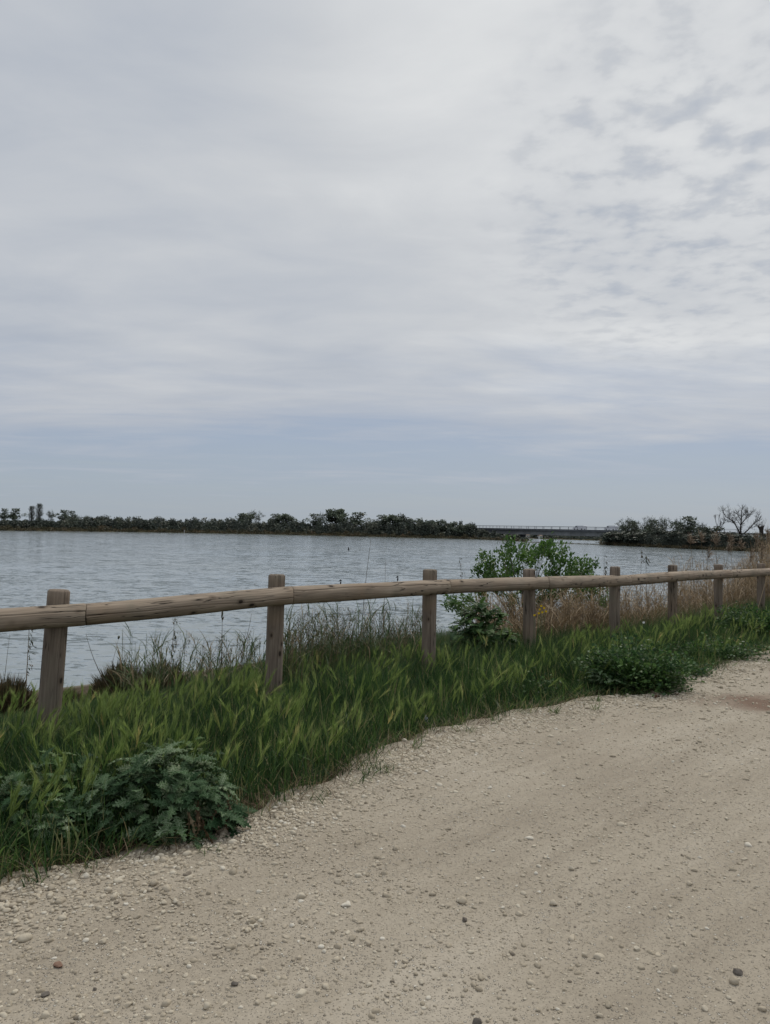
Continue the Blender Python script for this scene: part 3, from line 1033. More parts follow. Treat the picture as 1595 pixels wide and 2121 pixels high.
h = limit(x, y, z, RNG.uniform(0.12, 0.34, len(s)))
blades(mb, np.stack([x, y, z - 0.01], 1), h, RNG.uniform(0.006, 0.011, len(s)), RNG.uniform(-pi, pi, len(s)), RNG.uniform(0.05, 0.5, len(s)),
       RNG.uniform(0, 0.7, len(s)), np.clip(RNG.beta(2, 2, len(s)) + RNG.uniform(0, .3, len(s)), 0, 1))
tag(mb.build('bank_grass', M['fine_grass']), 'finer green and straw-tinged grass on the bank behind the fence', 'grass', kind='stuff')

# wild barley
def barley(n, s0, s1, t0, t1, hmin, hmax, mb_s, mb_h, frac_keep=None, hl=(0.075, 0.12)):
    s, t, x, y = sample_verge(n, s0, s1, t0, t1)
    cl = np.clip(0.5 + 0.62 * wob(x + 3, y - 2, 2.3), 0, 1)
    ed = s_edge(t)
    k = (s > ed + 0.25) & (RNG.uniform(0, 1, len(s)) < 0.05 + 0.95 * cl ** 2.6)
    s, t, x, y = s[k], t[k], x[k], y[k]
    z = land_z(s, t)
    n = len(s)
    into = np.clip((s - s_edge(t)) / 1.0, 0.25, 1)
    h = RNG.uniform(hmin, hmax, n) * into ** 0.6 * (0.78 + 0.40 * cl[k])
    h = np.minimum(h, front_limit(x, y, z, h + 0.13, 14) - 0.11) if s0 < 0 else h
    h = np.maximum(h, 0.08)
    az = 2.4 * wob(x * 1.0 - 4, y + 9, 2.4) + RNG.normal(0.3, 1.1, n)
    rnd = RNG.beta(2, 2, n)
    tip, tan = blades(mb_s, np.stack([x, y, z - 0.01], 1), h, np.full(n, 0.0045), az, RNG.uniform(0.02, 0.20, n), RNG.uniform(0.0, 0.16, n),
                      rnd * 0.8, ts=(0, .4, .75, 1.0))
    # head: kernels along an axis that nods down-wind, with long awns
    L = RNG.uniform(*hl, n)
    na = az + RNG.normal(0, 1.1, n)
    nod = np.stack([np.cos(na), np.sin(na), np.full(n, -0.1)], 1)
    ax = tan + nod * (RNG.uniform(0.0, 1.0, n) ** 2.0 * 0.85)[:, None] + np.array([0.03, 0, 0])
    ax /= np.linalg.norm(ax, axis=1, keepdims=True)
    hr = np.clip(RNG.beta(2, 2, n), 0, 1)
    hr = np.where(RNG.uniform(0, 1, n) < 0.018, 0.98, hr * 0.90)
    A = 28
    tpos = np.linspace(0.0, 1.0, A)
    P_, D_, W_, LEN, RR = [], [], [], [], []
    side = randrot(n)[:, :, 0]
    e1 = np.cross(ax, side); e1 /= np.linalg.norm(e1, axis=1, keepdims=True)
    e2 = np.cross(ax, e1)
    for j in range(A):
        phi = j * 2.4 + RNG.uniform(-.4, .4, n)
        out = e1 * np.cos(phi)[:, None] + e2 * np.sin(phi)[:, None]
        base_ = tip + ax * (L * tpos[j])[:, None]
        dd = ax + out * RNG.uniform(0.06, 0.30, n)[:, None]
        dd /= np.linalg.norm(dd, axis=1, keepdims=True)
        kern = (j % 2 == 0)
        P_.append(base_); D_.append(dd)
        LEN.append(np.where(kern, 0.6, 1.0) * RNG.uniform(0.075, 0.125, n))
        W_.append(np.full(n, 0.0050 if kern else 0.0021))
        RR.append(np.clip(hr + RNG.normal(0, .08, n), 0, 1))
    P_, D_, LEN, W_, RR = map(np.concatenate, (P_, D_, LEN, W_, RR))
    tv = np.array([[-.5, 0, 0], [.5, 0, 0], [0.45, .45, 0.0], [-.45, .45, 0], [0, 1, 0]])
    tf = [np.array([[0, 1, 2, 3]]), np.array([[3, 2, 4]])]
    rot = frames(D_, RNG.normal(size=(len(D_), 3)))
    scatter(mb_h, tv, tf, P_, rot, np.stack([W_, LEN, LEN], 1), RR, tv[:, :2])


ms, mh = MB(), MB()
barley(4800, -1.9, -0.08, -2.5, 12, 0.22, 0.52, ms, mh)
barley(1500, -1.9, -0.1, -2.2, 2.5, 0.30, 0.45, ms, mh)
barley(420, -1.85, -1.0, -2.2, 1.2, 0.34, 0.46, ms, mh)
barley(1300, 0.1, 1.0, -2.5, 5, 0.20, 0.34, ms, mh)
st_ = ms.build('barley_stems', M['grass'])
hd_ = mh.build('barley', M['barley'])
tag(hd_, 'pale green bristly wild barley heads nodding over the verge grass', 'barley', kind='stuff')
st_.name = 'stems'
st_.parent = hd_
st_['kind'] = 'stuff'

# wild oats: tall airy panicles behind the fence
OV = np.array([[0, 0, 0], [-.5, .3, .12], [.5, .3, .12], [-.35, .62, .05], [.35, .62, .05], [0, 1, 0], [0, .4, -.25]])
OF = [np.array([[0, 2, 1], [1, 2, 4], [1, 4, 3], [3, 4, 5], [0, 1, 6], [0, 6, 2], [1, 3, 6], [3, 5, 6], [2, 6, 4], [4, 6, 5]])]


def panicle(mb_st, mb_sp, base, hgt, az, lean, curl, nsp, spl=(0.018, 0.030), w=0.0035, frac=0.45, droop=1.0, rlo=0.1, rhi=0.9):
    n = len(base)
    k = 6
    tq = np.linspace(0, 1, k)
    d = np.stack([np.cos(az), np.sin(az), np.zeros(n)], 1)
    c = base[:, None, :] + d[:, None, :] * (hgt[:, None] * (lean[:, None] * tq + curl[:, None] * tq ** 2.5))[:, :, None]
    c[:, :, 2] += hgt[:, None] * (tq - 0.4 * curl[:, None] * tq ** 3)
    sr = RNG.uniform(0.1, 0.9, n)
    tubes(mb_st, c, np.linspace(1, 0.35, k)[None] * np.full((n, 1), w / 2), 3, sr)
    P_, D_, S_, Rr = [], [], [], []
    for j in range(nsp):
        tj = 1 - frac * RNG.uniform(0, 1, n)
        i0 = np.clip((tj * (k - 1)).astype(int), 0, k - 2)
        f_ = tj * (k - 1) - i0
        p = c[np.arange(n), i0] * (1 - f_)[:, None] + c[np.arange(n), i0 + 1] * f_[:, None]
        off = RNG.normal(size=(n, 3)) * np.array([1, 1, .35]) + d * 0.7
        off /= np.linalg.norm(off, axis=1, keepdims=True)
        q = p + off * (RNG.uniform(0.012, 0.05, n) * (0.6 + (1 - tj)))[:, None]
        arch = (p + q) / 2 + np.array([0, 0, 0.008])
        tubes(mb_st, np.stack([p, arch, q], 1), np.full((n, 3), 0.0006), 3, sr)
        P_.append(q)
        D_.append(off * 0.5 + np.array([0, 0, -1.0]) * droop + RNG.normal(size=(n, 3)) * 0.25)
        S_.append(RNG.uniform(*spl, n)); Rr.append(RNG.uniform(rlo, rhi, n))
    P_, D_, S_, Rr = map(np.concatenate, (P_, D_, S_, Rr))
    scatter(mb_sp, OV, OF, P_, frames(D_, RNG.normal(size=(len(D_), 3))), np.stack([S_ * .28, S_, S_ * .3], 1), Rr, OV[:, :2])
    return c


def cloud_pts(n, pxr, s_rng):
    out = []
    while len(out) < n:
        px = RNG.uniform(*pxr)
        sv = RNG.uniform(*s_rng)
        u = (px - CX) / F
        # point on column px at offset sv behind the fence
        A_ = ND[0] * u + ND[1]
        Yv = (sv + P0 @ ND) / A_
        Xv = u * Yv
        _, tv_ = st(Xv, Yv)
        out.append((Xv, Yv, float(land_z(sv, tv_))))
    return np.array(out)


def heights_to(base, px_top_y):
    px, _ = project(base)
    return np.maximum(1.6 - (px_top_y - (1095 + 0.0227 * (px - CX))) / F * base[:, 1] - base[:, 2], 0.1)


mst, msp = MB(), MB()
b_ = cloud_pts(230, (590, 890), (0.4, 2.4))
hy = heights_to(b_, RNG.uniform(1240, 1312, len(b_)))
panicle(mst, msp, b_, hy, RNG.normal(0.2, 0.9, len(b_)), RNG.uniform(0, 0.12, len(b_)), RNG.uniform(0.03, 0.25, len(b_)), 15)
b_ = cloud_pts(70, (320, 600), (0.5, 2.6))
hy = heights_to(b_, RNG.uniform(1285, 1375, len(b_)))
panicle(mst, msp, b_, hy, RNG.normal(0.2, 1.0, len(b_)), RNG.uniform(0, 0.15, len(b_)), RNG.uniform(0.03, 0.3, len(b_)), 12)
b_ = cloud_pts(45, (880, 1420), (0.6, 3.0))
hy = heights_to(b_, RNG.uniform(1225, 1290, len(b_)))
panicle(mst, msp, b_, hy, RNG.normal(0.2, 1.0, len(b_)), RNG.uniform(0, 0.15, len(b_)), RNG.uniform(0.03, 0.3, len(b_)), 10)
ob = mst.build('wild_oats', M['dry'])
tag(ob, 'airy wild oat stalks with drooping spikelets standing against the water behind the fence', 'oat grass', kind='stuff')
sp_ = msp.build('spikelets', M['oat'], ob); sp_['kind'] = 'stuff'

# ------------------------------------------------------------------ individual dry stalks that stand clear
def dry_stalk(name, label, foot, tip, Y, r=0.0025, bow=0.0, head=None, hn=14, hlen=0.02, hfrac=0.2, mat='dry', rnd=0.3):
    a, b = at_depth(*foot, Y), at_depth(*tip, Y + 0.1)
    th = thing(name, label, 'dry stalk', a, group='single dry stalks standing behind the fence')
    k = 8
    tq = np.linspace(0, 1, k)[:, None]
    pts = (b - a)[None] * tq + np.array([1, 0.3, 0.2])[None] * bow * np.sin(tq * pi)
    m_ = MB()
    tubes(m_, pts[None], (np.linspace(1.25, 0.45, k) * r)[None], 5, [rnd])
    m_.build('stem', M[mat], th)
    if head:
        m_ = MB()
        n_ = hn
        tj = 1 - hfrac * RNG.uniform(0, 1, n_)
        p = np.stack([np.interp(tj, tq[:, 0], pts[:, c]) for c in range(3)], 1)
        if head == 'spike':
            D_ = (pts[-1] - pts[-2])[None] / np.linalg.norm(pts[-1] - pts[-2]) + RNG.normal(size=(n_, 3)) * 0.22
            q = p
        else:
            D_ = np.array([[0.35, 0, -1.0]]) + RNG.normal(size=(n_, 3)) * 0.35
            q = p + RNG.normal(size=(n_, 3)) * 0.014 + np.array([0.014, 0, -0.004])
        S_ = RNG.uniform(0.8, 1.4, n_) * hlen
        scatter(m_, OV, OF, q, frames(D_, RNG.normal(size=(n_, 3))), np.stack([S_ * .32, S_, S_ * .34], 1), RNG.uniform(0.2, 1.0, n_), OV[:, :2])
        if head != 'spike':
            tubes(m_, np.stack([p, (p + q) / 2 + np.array([0, 0, 0.004]), q], 1), np.full((n_, 3), 0.0005), 3)
        rs = np.linspace(1 - hfrac * 1.02, 1, 5)
        tubes(m_, np.stack([np.interp(rs, tq[:, 0], pts[:, c]) for c in range(3)], 1)[None], np.full((1, 5), r * 0.55), 4)
        m_.build('seed_head', M['oat'], th)
    return th


dry_stalk('dry_stalk', 'tallest thin bare stalk rising above the rail between second and third posts', (748, 1345), (768.5, 1117), 9.6, 0.0042, -0.02, rnd=0.0)
dry_stalk('dry_stalk', 'short bare stalk just right of the tallest thin stalk above the rail', (790, 1340), (798.5, 1161), 10.2, 0.0035, 0.01, rnd=0.0)
dry_stalk('dry_stalk', 'dark weed stem with small seed clusters above the rail right of the third post', (962, 1320), (951, 1154), 9.8, 0.003, 0.02, 'droop', 22, 0.030, 0.35, rnd=0.1)
dry_stalk('dry_stalk', 'pale straw stalk with a drooping oat head just left of the nearest post', (51, 1475), (61, 1292), 6.6, 0.0042, 0.0, 'droop', 34, 0.03, 0.55, rnd=0.5)
dry_stalk('dry_stalk', 'thin upright dry stem nearest the left edge of the photo', (10, 1400), (20, 1313), 8.2, 0.0025, 0.0, rnd=0.2)
dry_stalk('dry_stalk', 'dark slender stem leaning left in the gap just right of the nearest post', (236, 1440), (178, 1312), 7.2, 0.0035, -0.03, rnd=0.0)
dry_stalk('dry_stalk', 'small dry stem with a tilted seed tip standing alone over the brown bush', (226, 1400), (246, 1322), 8.2, 0.0024, 0.0, 'spike', 16, 0.030, 0.035, rnd=0.3)
dry_stalk('dry_stalk', 'bent bare twig curving up to the right before the second post', (487, 1380), (521, 1271), 7.6, 0.0032, 0.025, rnd=0.1)
dry_stalk('dry_stalk', 'upright stem with a dark pointed spike seed head under the rail', (459, 1375), (460.5, 1271), 7.9, 0.0038, 0.0, 'spike', 22, 0.036, 0.18, rnd=0.1)
dry_stalk('dry_stalk', 'straight stem with a thick drooping brown oat cluster right below the rail', (352, 1400), (362, 1280), 7.6, 0.0032, 0.0, 'droop', 44, 0.032, 0.6, rnd=0.4)
dry_stalk('dry_stalk', 'stem with twin hanging pods standing over the rail right of the green shrub', (1248, 1290), (1252, 1148), 13.5, 0.004, 0.0, 'droop', 12, 0.07, 0.30, rnd=0.1)
dry_stalk('dry_stalk', 'forked dark weed stem with a brown knob head beyond the fifth post', (1322, 1290), (1328, 1137), 14.5, 0.005, 0.02, 'droop', 9, 0.06, 0.2, rnd=0.05)
dry_stalk('dry_stalk', 'tilted stem with a leaf-like dark pod above the rail between fifth and sixth posts', (1345, 1290), (1338, 1149), 14.5, 0.005, -0.02, 'droop', 8, 0.085, 0.12, rnd=0.05)
dry_stalk('dry_stalk', 'long pale grass stalk leaning across the foot of the last post in view', (1566, 1275), (1590, 1190), 14.2, 0.006, 0.0, rnd=1.0)

# ------------------------------------------------------------------ reeds on the right
def reed_stems(mb_st, mb_lf, base, hgt, n, az_m=2.6, rndlo=0.3, rndhi=1.0):
    k = 6
    tq = np.linspace(0, 1, k)
    az = RNG.normal(az_m, 0.9, n)
    d = np.stack([np.cos(az), np.sin(az), np.zeros(n)], 1)
    curl = RNG.uniform(0.0, 0.14, n)
    c = base[:, None, :] + d[:, None, :] * (hgt[:, None] * (curl[:, None] * tq ** 2.2))[:, :, None]
    c[:, :, 2] += hgt[:, None] * tq
    sr = RNG.uniform(rndlo, rndhi, n)
    tubes(mb_st, c, np.linspace(1, 0.4, k)[None] * RNG.uniform(0.0022, 0.0042, n)[:, None], 3, sr)
    for j in range(4):
        tj = RNG.uniform(0.3, 0.95, n)
        p = np.stack([np.array([np.interp(tj[i], tq, c[i, :, q]) for i in range(n)]) for q in range(3)], 1)
        blades(mb_lf, p, RNG.uniform(0.12, 0.34, n), RNG.uniform(0.006, 0.012, n), RNG.uniform(-pi, pi, n), RNG.uniform(0.1, 0.6, n), RNG.uniform(0.2, 1.1, n),
               np.clip(sr + RNG.normal(0, .15, n), 0, 1))
    return c


mst, mlf = MB(), MB()
b_ = cloud_pts(1300, (1395, 1680), (0.5, 5.0))
reed_stems(mst, mlf, b_, heights_to(b_, RNG.uniform(1150, 1262, len(b_))), len(b_))
b_ = cloud_pts(1700, (1425, 1700), (0.8, 6.0))
bpx, _ = project(b_)
reed_stems(mst, mlf, b_, heights_to(b_, np.interp(bpx, [1425, 1500, 1560, 1600], [1215, 1185, 1135, 1100]) + 75 * RNG.uniform(0, 1, len(b_)) ** 0.8), len(b_))
b_ = cloud_pts(1300, (1130, 1420), (0.3, 3.0))
reed_stems(mst, mlf, b_, heights_to(b_, 1290 - 95 * RNG.uniform(0, 1, len(b_)) ** 1.6), len(b_))
b_ = cloud_pts(650, (990, 1240), (0.4, 2.6))
reed_stems(mst, mlf, b_, heights_to(b_, RNG.uniform(1225, 1300, len(b_))), len(b_))
b_ = cloud_pts(800, (1528, 1720), (1.0, 5.0))
bpx, _ = project(b_)
reed_stems(mst, mlf, b_, heights_to(b_, np.interp(bpx, [1528, 1570, 1600], [1165, 1115, 1085]) + 70 * RNG.uniform(0, 1, len(b_)) ** 0.9), len(b_))
rb = mst.build('dry_reed_bed', M['dry'])
tag(rb, 'straw-brown dead reed stems massed behind the fence, thickest at the right', 'reeds', kind='stuff')
lf_ = mlf.build('leaves', M['dry'], rb); lf_['kind'] = 'stuff'


mst, mlf = MB(), MB()
b_ = cloud_pts(330, (590, 900), (0.4, 2.4))
reed_stems(mst, mlf, b_, heights_to(b_, 1332 - 85 * RNG.uniform(0, 1, len(b_)) ** 1.5), len(b_), 1.5, 0.1, 1.0)
b_ = cloud_pts(170, (250, 600), (0.7, 3.0))
reed_stems(mst, mlf, b_, heights_to(b_, 1400 - 100 * RNG.uniform(0, 1, len(b_)) ** 1.6), len(b_), 1.5, 0.1, 1.0)
gs = mst.build('bank_stalks', M['bank_stalk'])
tag(gs, 'green and straw grass stalks crowding the bank between the first three posts', 'tall grass', kind='stuff')
lf_ = mlf.build('leaves', M['bank_stalk'], gs); lf_['kind'] = 'stuff'


def plume_reed(label, foot, tip, bend, Y, plen=0.30, n_=70):
    a, b = at_depth(*foot, Y), at_depth(*tip, Y)
    th = thing('plumed_reed', label, 'reed', a, group='plumed reeds behind the fence at the right')
    k = 10
    tq = np.linspace(0, 1, k)[:, None]
    ctrl = (b - a) * 0.75 + np.array([-bend, 0, 0.25 * abs(bend) + 0.05])
    pts = 2 * (1 - tq) * tq * ctrl[None] + tq ** 2 * (b - a)[None]
    m_ = MB(); tubes(m_, pts[None], (np.linspace(1.2, 0.4, k) * 0.0045)[None], 5, [0.5]); m_.build('stem', M['dry'], th)
    m_ = MB()
    Ls = np.linalg.norm(b - a)
    tj = 1 - (plen / Ls) * RNG.uniform(0, 1, n_) ** 0.8
    p = np.stack([np.interp(tj, tq[:, 0], pts[:, c]) for c in range(3)], 1)
    dirt = pts[-1] - pts[-3]; dirt /= np.linalg.norm(dirt)
    D_ = dirt[None] * 0.9 + np.array([[0.40, 0, -0.35]]) + RNG.normal(size=(n_, 3)) * 0.34
    S_ = RNG.uniform(0.06, 0.14, n_)
    scatter(m_, OV, OF, p, frames(D_, RNG.normal(size=(n_, 3))), np.stack([S_ * .07, S_ * 1.35, S_ * .07], 1), RNG.uniform(0, 1, n_), OV[:, :2])
    m_.build('plume', M['plume'], th)
    return th


plume_reed('reed with brown plume arching left, leftmost of the tall plumes over the far bank', (1440, 1255), (1427, 1113), 0.05 * -1, 15.5, 0.28)
plume_reed('reed plume hooked over left just beside the leftmost tall plume', (1462, 1255), (1449, 1108), -0.06, 16.0, 0.32)
plume_reed('reed with a loose pale plume above the sixth post', (1490, 1250), (1479, 1109), -0.02, 16.5, 0.40, 70)
plume_reed('reed bowing in a long thin arc with its plume tip drooping right over the bank', (1478, 1250), (1509, 1133), -0.12, 16.8, 0.26)
plume_reed('reed with upright narrow plume leaning left, in the middle of the plumes', (1521, 1250), (1510, 1112), -0.04, 17.0, 0.36)
plume_reed('short reed with tawny upright plume just above the rail between sixth and seventh posts', (1463, 1255), (1466, 1142), 0.0, 15.0, 0.34, 60)
plume_reed('reed with fine drooping plume left of the rust-brown thicket', (1546, 1250), (1532, 1122), -0.06, 17.5, 0.34)
plume_reed('tallest feathery reed of the rust-brown thicket at the right edge', (1570, 1250), (1564, 1108), -0.03, 18.0, 0.50, 80)
plume_reed('broad tawny reed plume at the right edge of the photo', (1592, 1250), (1588, 1096), -0.03, 18.5, 0.60, 90)
plume_reed('low reed plume nodding over the rail right of the seventh post', (1550, 1250), (1556, 1140), 0.03, 17.0, 0.46, 70)
plume_reed('bushy rusty reed plume touching the top of the last visible post', (1583, 1250), (1576, 1128), 0.02, 16.8, 0.55, 80)

# ------------------------------------------------------------------ leafy plants
def thistle_template():
    v, uv = [], []
    n = 15
    for i in range(n):
        t = i / (n - 1)
        env = 0.30 * math.sin(pi * min(1, t ** 0.75 * 0.97 + 0.03)) ** 0.8
        lobe = 1.0 if i % 2 else 0.30
        wv = max(0.012, env * lobe)
        zc_ = 0.18 * t - 0.50 * t * t
        fw = 0.075 if i % 2 else 0.0
        v += [[-wv, t + fw, zc_ + 0.10 * (1 if i % 4 == 1 else -0.3) * env * 3], [-wv * .45, t + fw * .4, zc_ + 0.045], [0, t, zc_],
              [wv * .45, t + fw * .4, zc_ + 0.045], [wv, t + fw, zc_ + 0.10 * (1 if i % 4 == 3 else -0.3) * env * 3]]
        uv += [[-1, t * 3], [-.5, t * 3], [0, t * 3], [.5, t * 3], [1, t * 3]]
    q = [[i * 5 + j, i * 5 + j + 1, i * 5 + j + 6, i * 5 + j + 5] for i in range(n - 1) for j in range(4)]
    return np.array(v), [np.array(q)], np.array(uv)


def round_template():
    v, uv = [[0, 0.5, -0.05]], [[0, .5]]
    n = 11
    for i in range(n):
        a = -pi / 2 + 2 * pi * (i + 0.5) / n
        rr_ = 0.5 * (1 + 0.10 * (1 if i % 2 else -1)) * (0.75 if i in (0, n - 1) else 1)
        v.append([rr_ * cos(a), 0.5 + rr_ * sin(a), 0.05 * (1 if i % 2 else -1)])
        uv.append([cos(a), 0.5 + .5 * sin(a)])
    t = [[0, 1 + i, 1 + (i + 1) % n] for i in range(n)]
    return np.array(v), [np.array(t)], np.array(uv)


LV = np.array([[0, 0, 0], [-.5, .38, .10], [0, .42, 0], [.5, .38, .10], [-.36, .72, .06], [0, .75, -.02], [.36, .72, .06], [0, 1, -.08]])
LF = [np.array([[0, 2, 1], [0, 3, 2], [4, 5, 7], [5, 6, 7]]), np.array([[1, 2, 5, 4], [2, 3, 6, 5]])]
LUV = LV[:, :2]
TV, TF, TUV = thistle_template()
RV, RF, RUV = round_template()


def dome_plant(name, label, cat, foot, size, n, tmpl, lsize, mat, stem_mat='grass', seed=1, droop=0.35, aspect=1.0, extra=None, shell=(0.45, 0.95)):
    g = np.random.default_rng(seed)
    th = thing(name, label, cat, foot)
    sx, sy, sz = size
    u = g.uniform(-1, 1, (n, 3)); u[:, 2] = g.uniform(0.0, 1.0, n)
    u /= np.linalg.norm(u, axis=1, keepdims=True)
    lump = 1 + 0.20 * np.sin(u[:, 0] * 5 + seed) * np.cos(u[:, 1] * 4 + 2 * u[:, 2]) + 0.16 * np.sin(u[:, 0] * 13 + 2 * seed) * np.sin(u[:, 2] * 11 + seed)
    rr_ = g.uniform(shell[0], shell[1], n) * lump
    base_ = u * rr_[:, None] * np.array([sx, sy, sz])
    base_[:, 2] = np.maximum(base_[:, 2], 0.02)
    D_ = u * np.array([1, 1, .6]) + g.normal(size=(n, 3)) * 0.40 + np.array([0, 0, 0.28 - droop * 0.3])
    ls = g.uniform(lsize[0], lsize[1], n)
    hint = np.array([0, 0, 1.0])[None] + u * 0.9 + g.normal(size=(n, 3)) * 0.35
    m_ = MB()
    v, f, uv = tmpl
    scatter(m_, v, f, base_, frames(D_, hint), np.stack([ls * aspect, ls, ls], 1), g.uniform(0, 1, n), uv)
    m_.build('leaves', M[mat], th)
    m_ = MB()
    ns = max(8, n // 8)
    idx = g.choice(n, ns, replace=False)
    tip = base_[idx]
    root = tip * np.array([.12, .12, 0])
    mid = (root + tip) / 2 + np.array([0, 0, 0.12 * sz])
    tubes(m_, np.stack([root, mid, tip], 1), np.tile([0.006, 0.005, 0.003], (ns, 1)) * (sz / 0.4), 4, g.uniform(0.3, .8, ns))
    m_.build('stems', M[stem_mat], th)
    return th


TM = (TV, TF, TUV)
RM = (RV, RF, RUV)
LM = (LV, LF, LUV)


def tiered_plant(name, label, cat, foot, size, nros, nleaf, lsize, mat, seed=1, droop=0.5, aspect=1.0):
    """stems ending in loose rosettes of drooping leaves, with gaps between the tiers"""
    g = np.random.default_rng(seed)
    th = thing(name, label, cat, foot)
    sx, sy, sz = size
    C = []
    while len(C) < nros:
        u = g.normal(size=3); u[2] = abs(u[2]); u /= np.linalg.norm(u)
        c = u * g.uniform(0.55, 0.95) * np.array([sx, sy, sz])
        c[2] = max(c[2], 0.06 * sz)
        if all(np.linalg.norm((c - q) / np.array(size)) > 0.26 for q in C) or g.uniform() < 0.02:
            C.append(c)
    C = np.array(C)
    m_ = MB(); ms_ = MB()
    v, f, uv = TM
    for c in C:
        n = int(nleaf * g.uniform(.7, 1.3))
        tone = g.uniform(0.15, 0.85)
        a = np.arange(n) * 2.4 + g.uniform(0, 6)
        out = c / np.linalg.norm(c)
        D_ = np.stack([np.cos(a), np.sin(a), np.zeros(n)], 1) * g.uniform(.5, 1.1, n)[:, None] + out * 0.7 + np.array([0, 0, .35 - droop]) + g.normal(size=(n, 3)) * .25
        ls = g.uniform(*lsize, n)
        pos = c + g.normal(size=(n, 3)) * 0.012 + np.stack([np.zeros(n), np.zeros(n), g.uniform(-.04, .05, n)], 1)
        pos[:, 2] = np.maximum(pos[:, 2], .015)
        hint = np.array([0, 0, 1.0]) + out * .9 + g.normal(size=(n, 3)) * .4
        scatter(m_, v, f, pos, frames(D_, hint), np.stack([ls * aspect * g.uniform(.8, 1.3, n), ls, ls * g.uniform(.5, 1.6, n)], 1), np.clip(tone + g.normal(0, .18, n), 0, 1), uv)
        tubes(ms_, np.array([[c * np.array([.1, .1, 0]), c * np.array([.45, .45, .6]), c]]), np.array([[.008, .007, .005]]), 5, [.5])
    m_.build('leaves', M[mat], th)
    ms_.build('stems', M['grass'], th)
    return th


def foot_at(px, py, z=None):
    return at_plane(px, py, z) if z is not None else ground_at(px, py)


f0 = foot_at(338, 1716, -0.02)
th = tiered_plant('thistle', 'large grey-green spiny thistle with silvery veined leaves spilling onto the gravel edge', 'thistle', f0, (0.43, 0.30, 0.40), 60, 10, (0.06, 0.125), 'thistle', seed=3, aspect=1.1, droop=0.62)
# withered leaves hanging at its right side
m_ = MB()
n_ = 16
pp = np.stack([RNG.uniform(0.16, 0.36, n_), RNG.uniform(-0.22, -0.02, n_), RNG.uniform(0.05, 0.24, n_)], 1)
scatter(m_, TV, TF, pp, frames(np.stack([RNG.normal(0.2, .4, n_), RNG.normal(-.3, .3, n_), np.full(n_, -1.0)], 1), RNG.normal(size=(n_, 3))),
        np.stack([RNG.uniform(.04, .07, n_), RNG.uniform(.09, .15, n_), np.full(n_, .12)], 1), RNG.uniform(0.3, 1, n_), TUV)
o = m_.build('withered_leaves', M['thatch'], th)
o['label'] = 'brown withered leaves hanging low on the right side'
tiered_plant('thistle', 'grey-green thistle half buried in grass at the left edge below the nearest post', 'thistle', foot_at(48, 1722, -0.05), (0.24, 0.22, 0.28), 18, 7, (0.06, 0.11), 'thistle', seed=5)
tiered_plant('thistle', 'small pale-leaved thistle low in the grass left of the large thistle', 'thistle', foot_at(128, 1755, -0.03), (0.16, 0.12, 0.20), 9, 7, (0.06, 0.10), 'thistle', seed=6)
tiered_plant('thistle', 'dark leafy thistle growing tall behind the fence between third and fourth posts', 'thistle', np.array([*at_depth(1000, 1300, 9.9)[:2], -0.2]), (0.48, 0.36, 0.92), 64, 10, (0.10, 0.19), 'mallow', seed=8, droop=0.6)
tiered_plant('thistle', 'low blue-green thistle in the barley left of the foot of the fourth post', 'thistle', np.array([*at_depth(985, 1400, 8.3)[:2], -0.19]), (0.26, 0.2, 0.30), 18, 7, (0.06, 0.12), 'thistle', seed=9)
f1 = at_plane(1335, 1438, 0.0)
f1 = np.array([f1[0] - 0.02, f1[1] + 0.3, -0.05])
dome_plant('mallow_bush', 'wide dark green mallow bush bulging onto the gravel before the fifth and sixth posts', 'bush', f1, (0.60, 0.46, 0.52), 5200, RM, (0.018, 0.040), 'mallow', seed=11, shell=(0.5, 1.02))
f2 = at_plane(1440, 1405, 0.0)
dome_plant('mallow_bush', 'low trailing mallow at the gravel edge joining the wide dark green bush', 'bush', np.array([f2[0] - 0.15, f2[1] + 0.25, -0.06]), (0.52, 0.34, 0.22), 1900, RM, (0.018, 0.036), 'mallow', seed=12, shell=(0.5, 1.02))
f3 = at_depth(1562, 1330, 12.6)
dome_plant('mallow_bush', 'dark green mallow mound at the right edge below the rail', 'bush', np.array([f3[0] + 0.1, f3[1], -0.12]), (0.85, 0.5, 0.58), 4200, RM, (0.022, 0.05), 'mallow', seed=13, shell=(0.5, 1.02))
f4 = at_depth(1165, 1370, 8.7)
dome_plant('mallow_bush', 'small bright green leafy clump at the foot of the fourth post', 'bush', np.array([f4[0], f4[1], -0.17]), (0.26, 0.22, 0.34), 900, RM, (0.02, 0.036), 'mallow', seed=14, shell=(0.45, 1.0))
f5 = at_depth(40, 1500, 5.6)
f6 = at_depth(392, 1560, 4.75)
tiered_plant('thistle', 'fresh green leafy thistle top rising just behind the large grey-green one', 'thistle', np.array([f6[0], f6[1], -0.10]), (0.30, 0.22, 0.36), 34, 9, (0.05, 0.10), 'mallow', seed=17)
f8 = at_depth(118, 1690, 4.0)
dome_plant('mallow_bush', 'dark small-leaved weeds filling the gap left of the large grey-green thistle', 'bush', np.array([f8[0], f8[1], -0.06]), (0.30, 0.22, 0.24), 1100, (RV, RF, RUV), (0.016, 0.036), 'mallow', seed=21, shell=(0.3, 1.0))
f9 = at_plane(1262, 1440, 0.0)
tiered_plant('thistle', 'pale-leaved thistle at the left shoulder of the wide dark mallow bush', 'thistle', np.array([f9[0] + 0.05, f9[1] + 0.28, -0.06]), (0.26, 0.22, 0.46), 22, 7, (0.06, 0.12), 'thistle', seed=22)
f9 = at_plane(1500, 1372, 0.0)
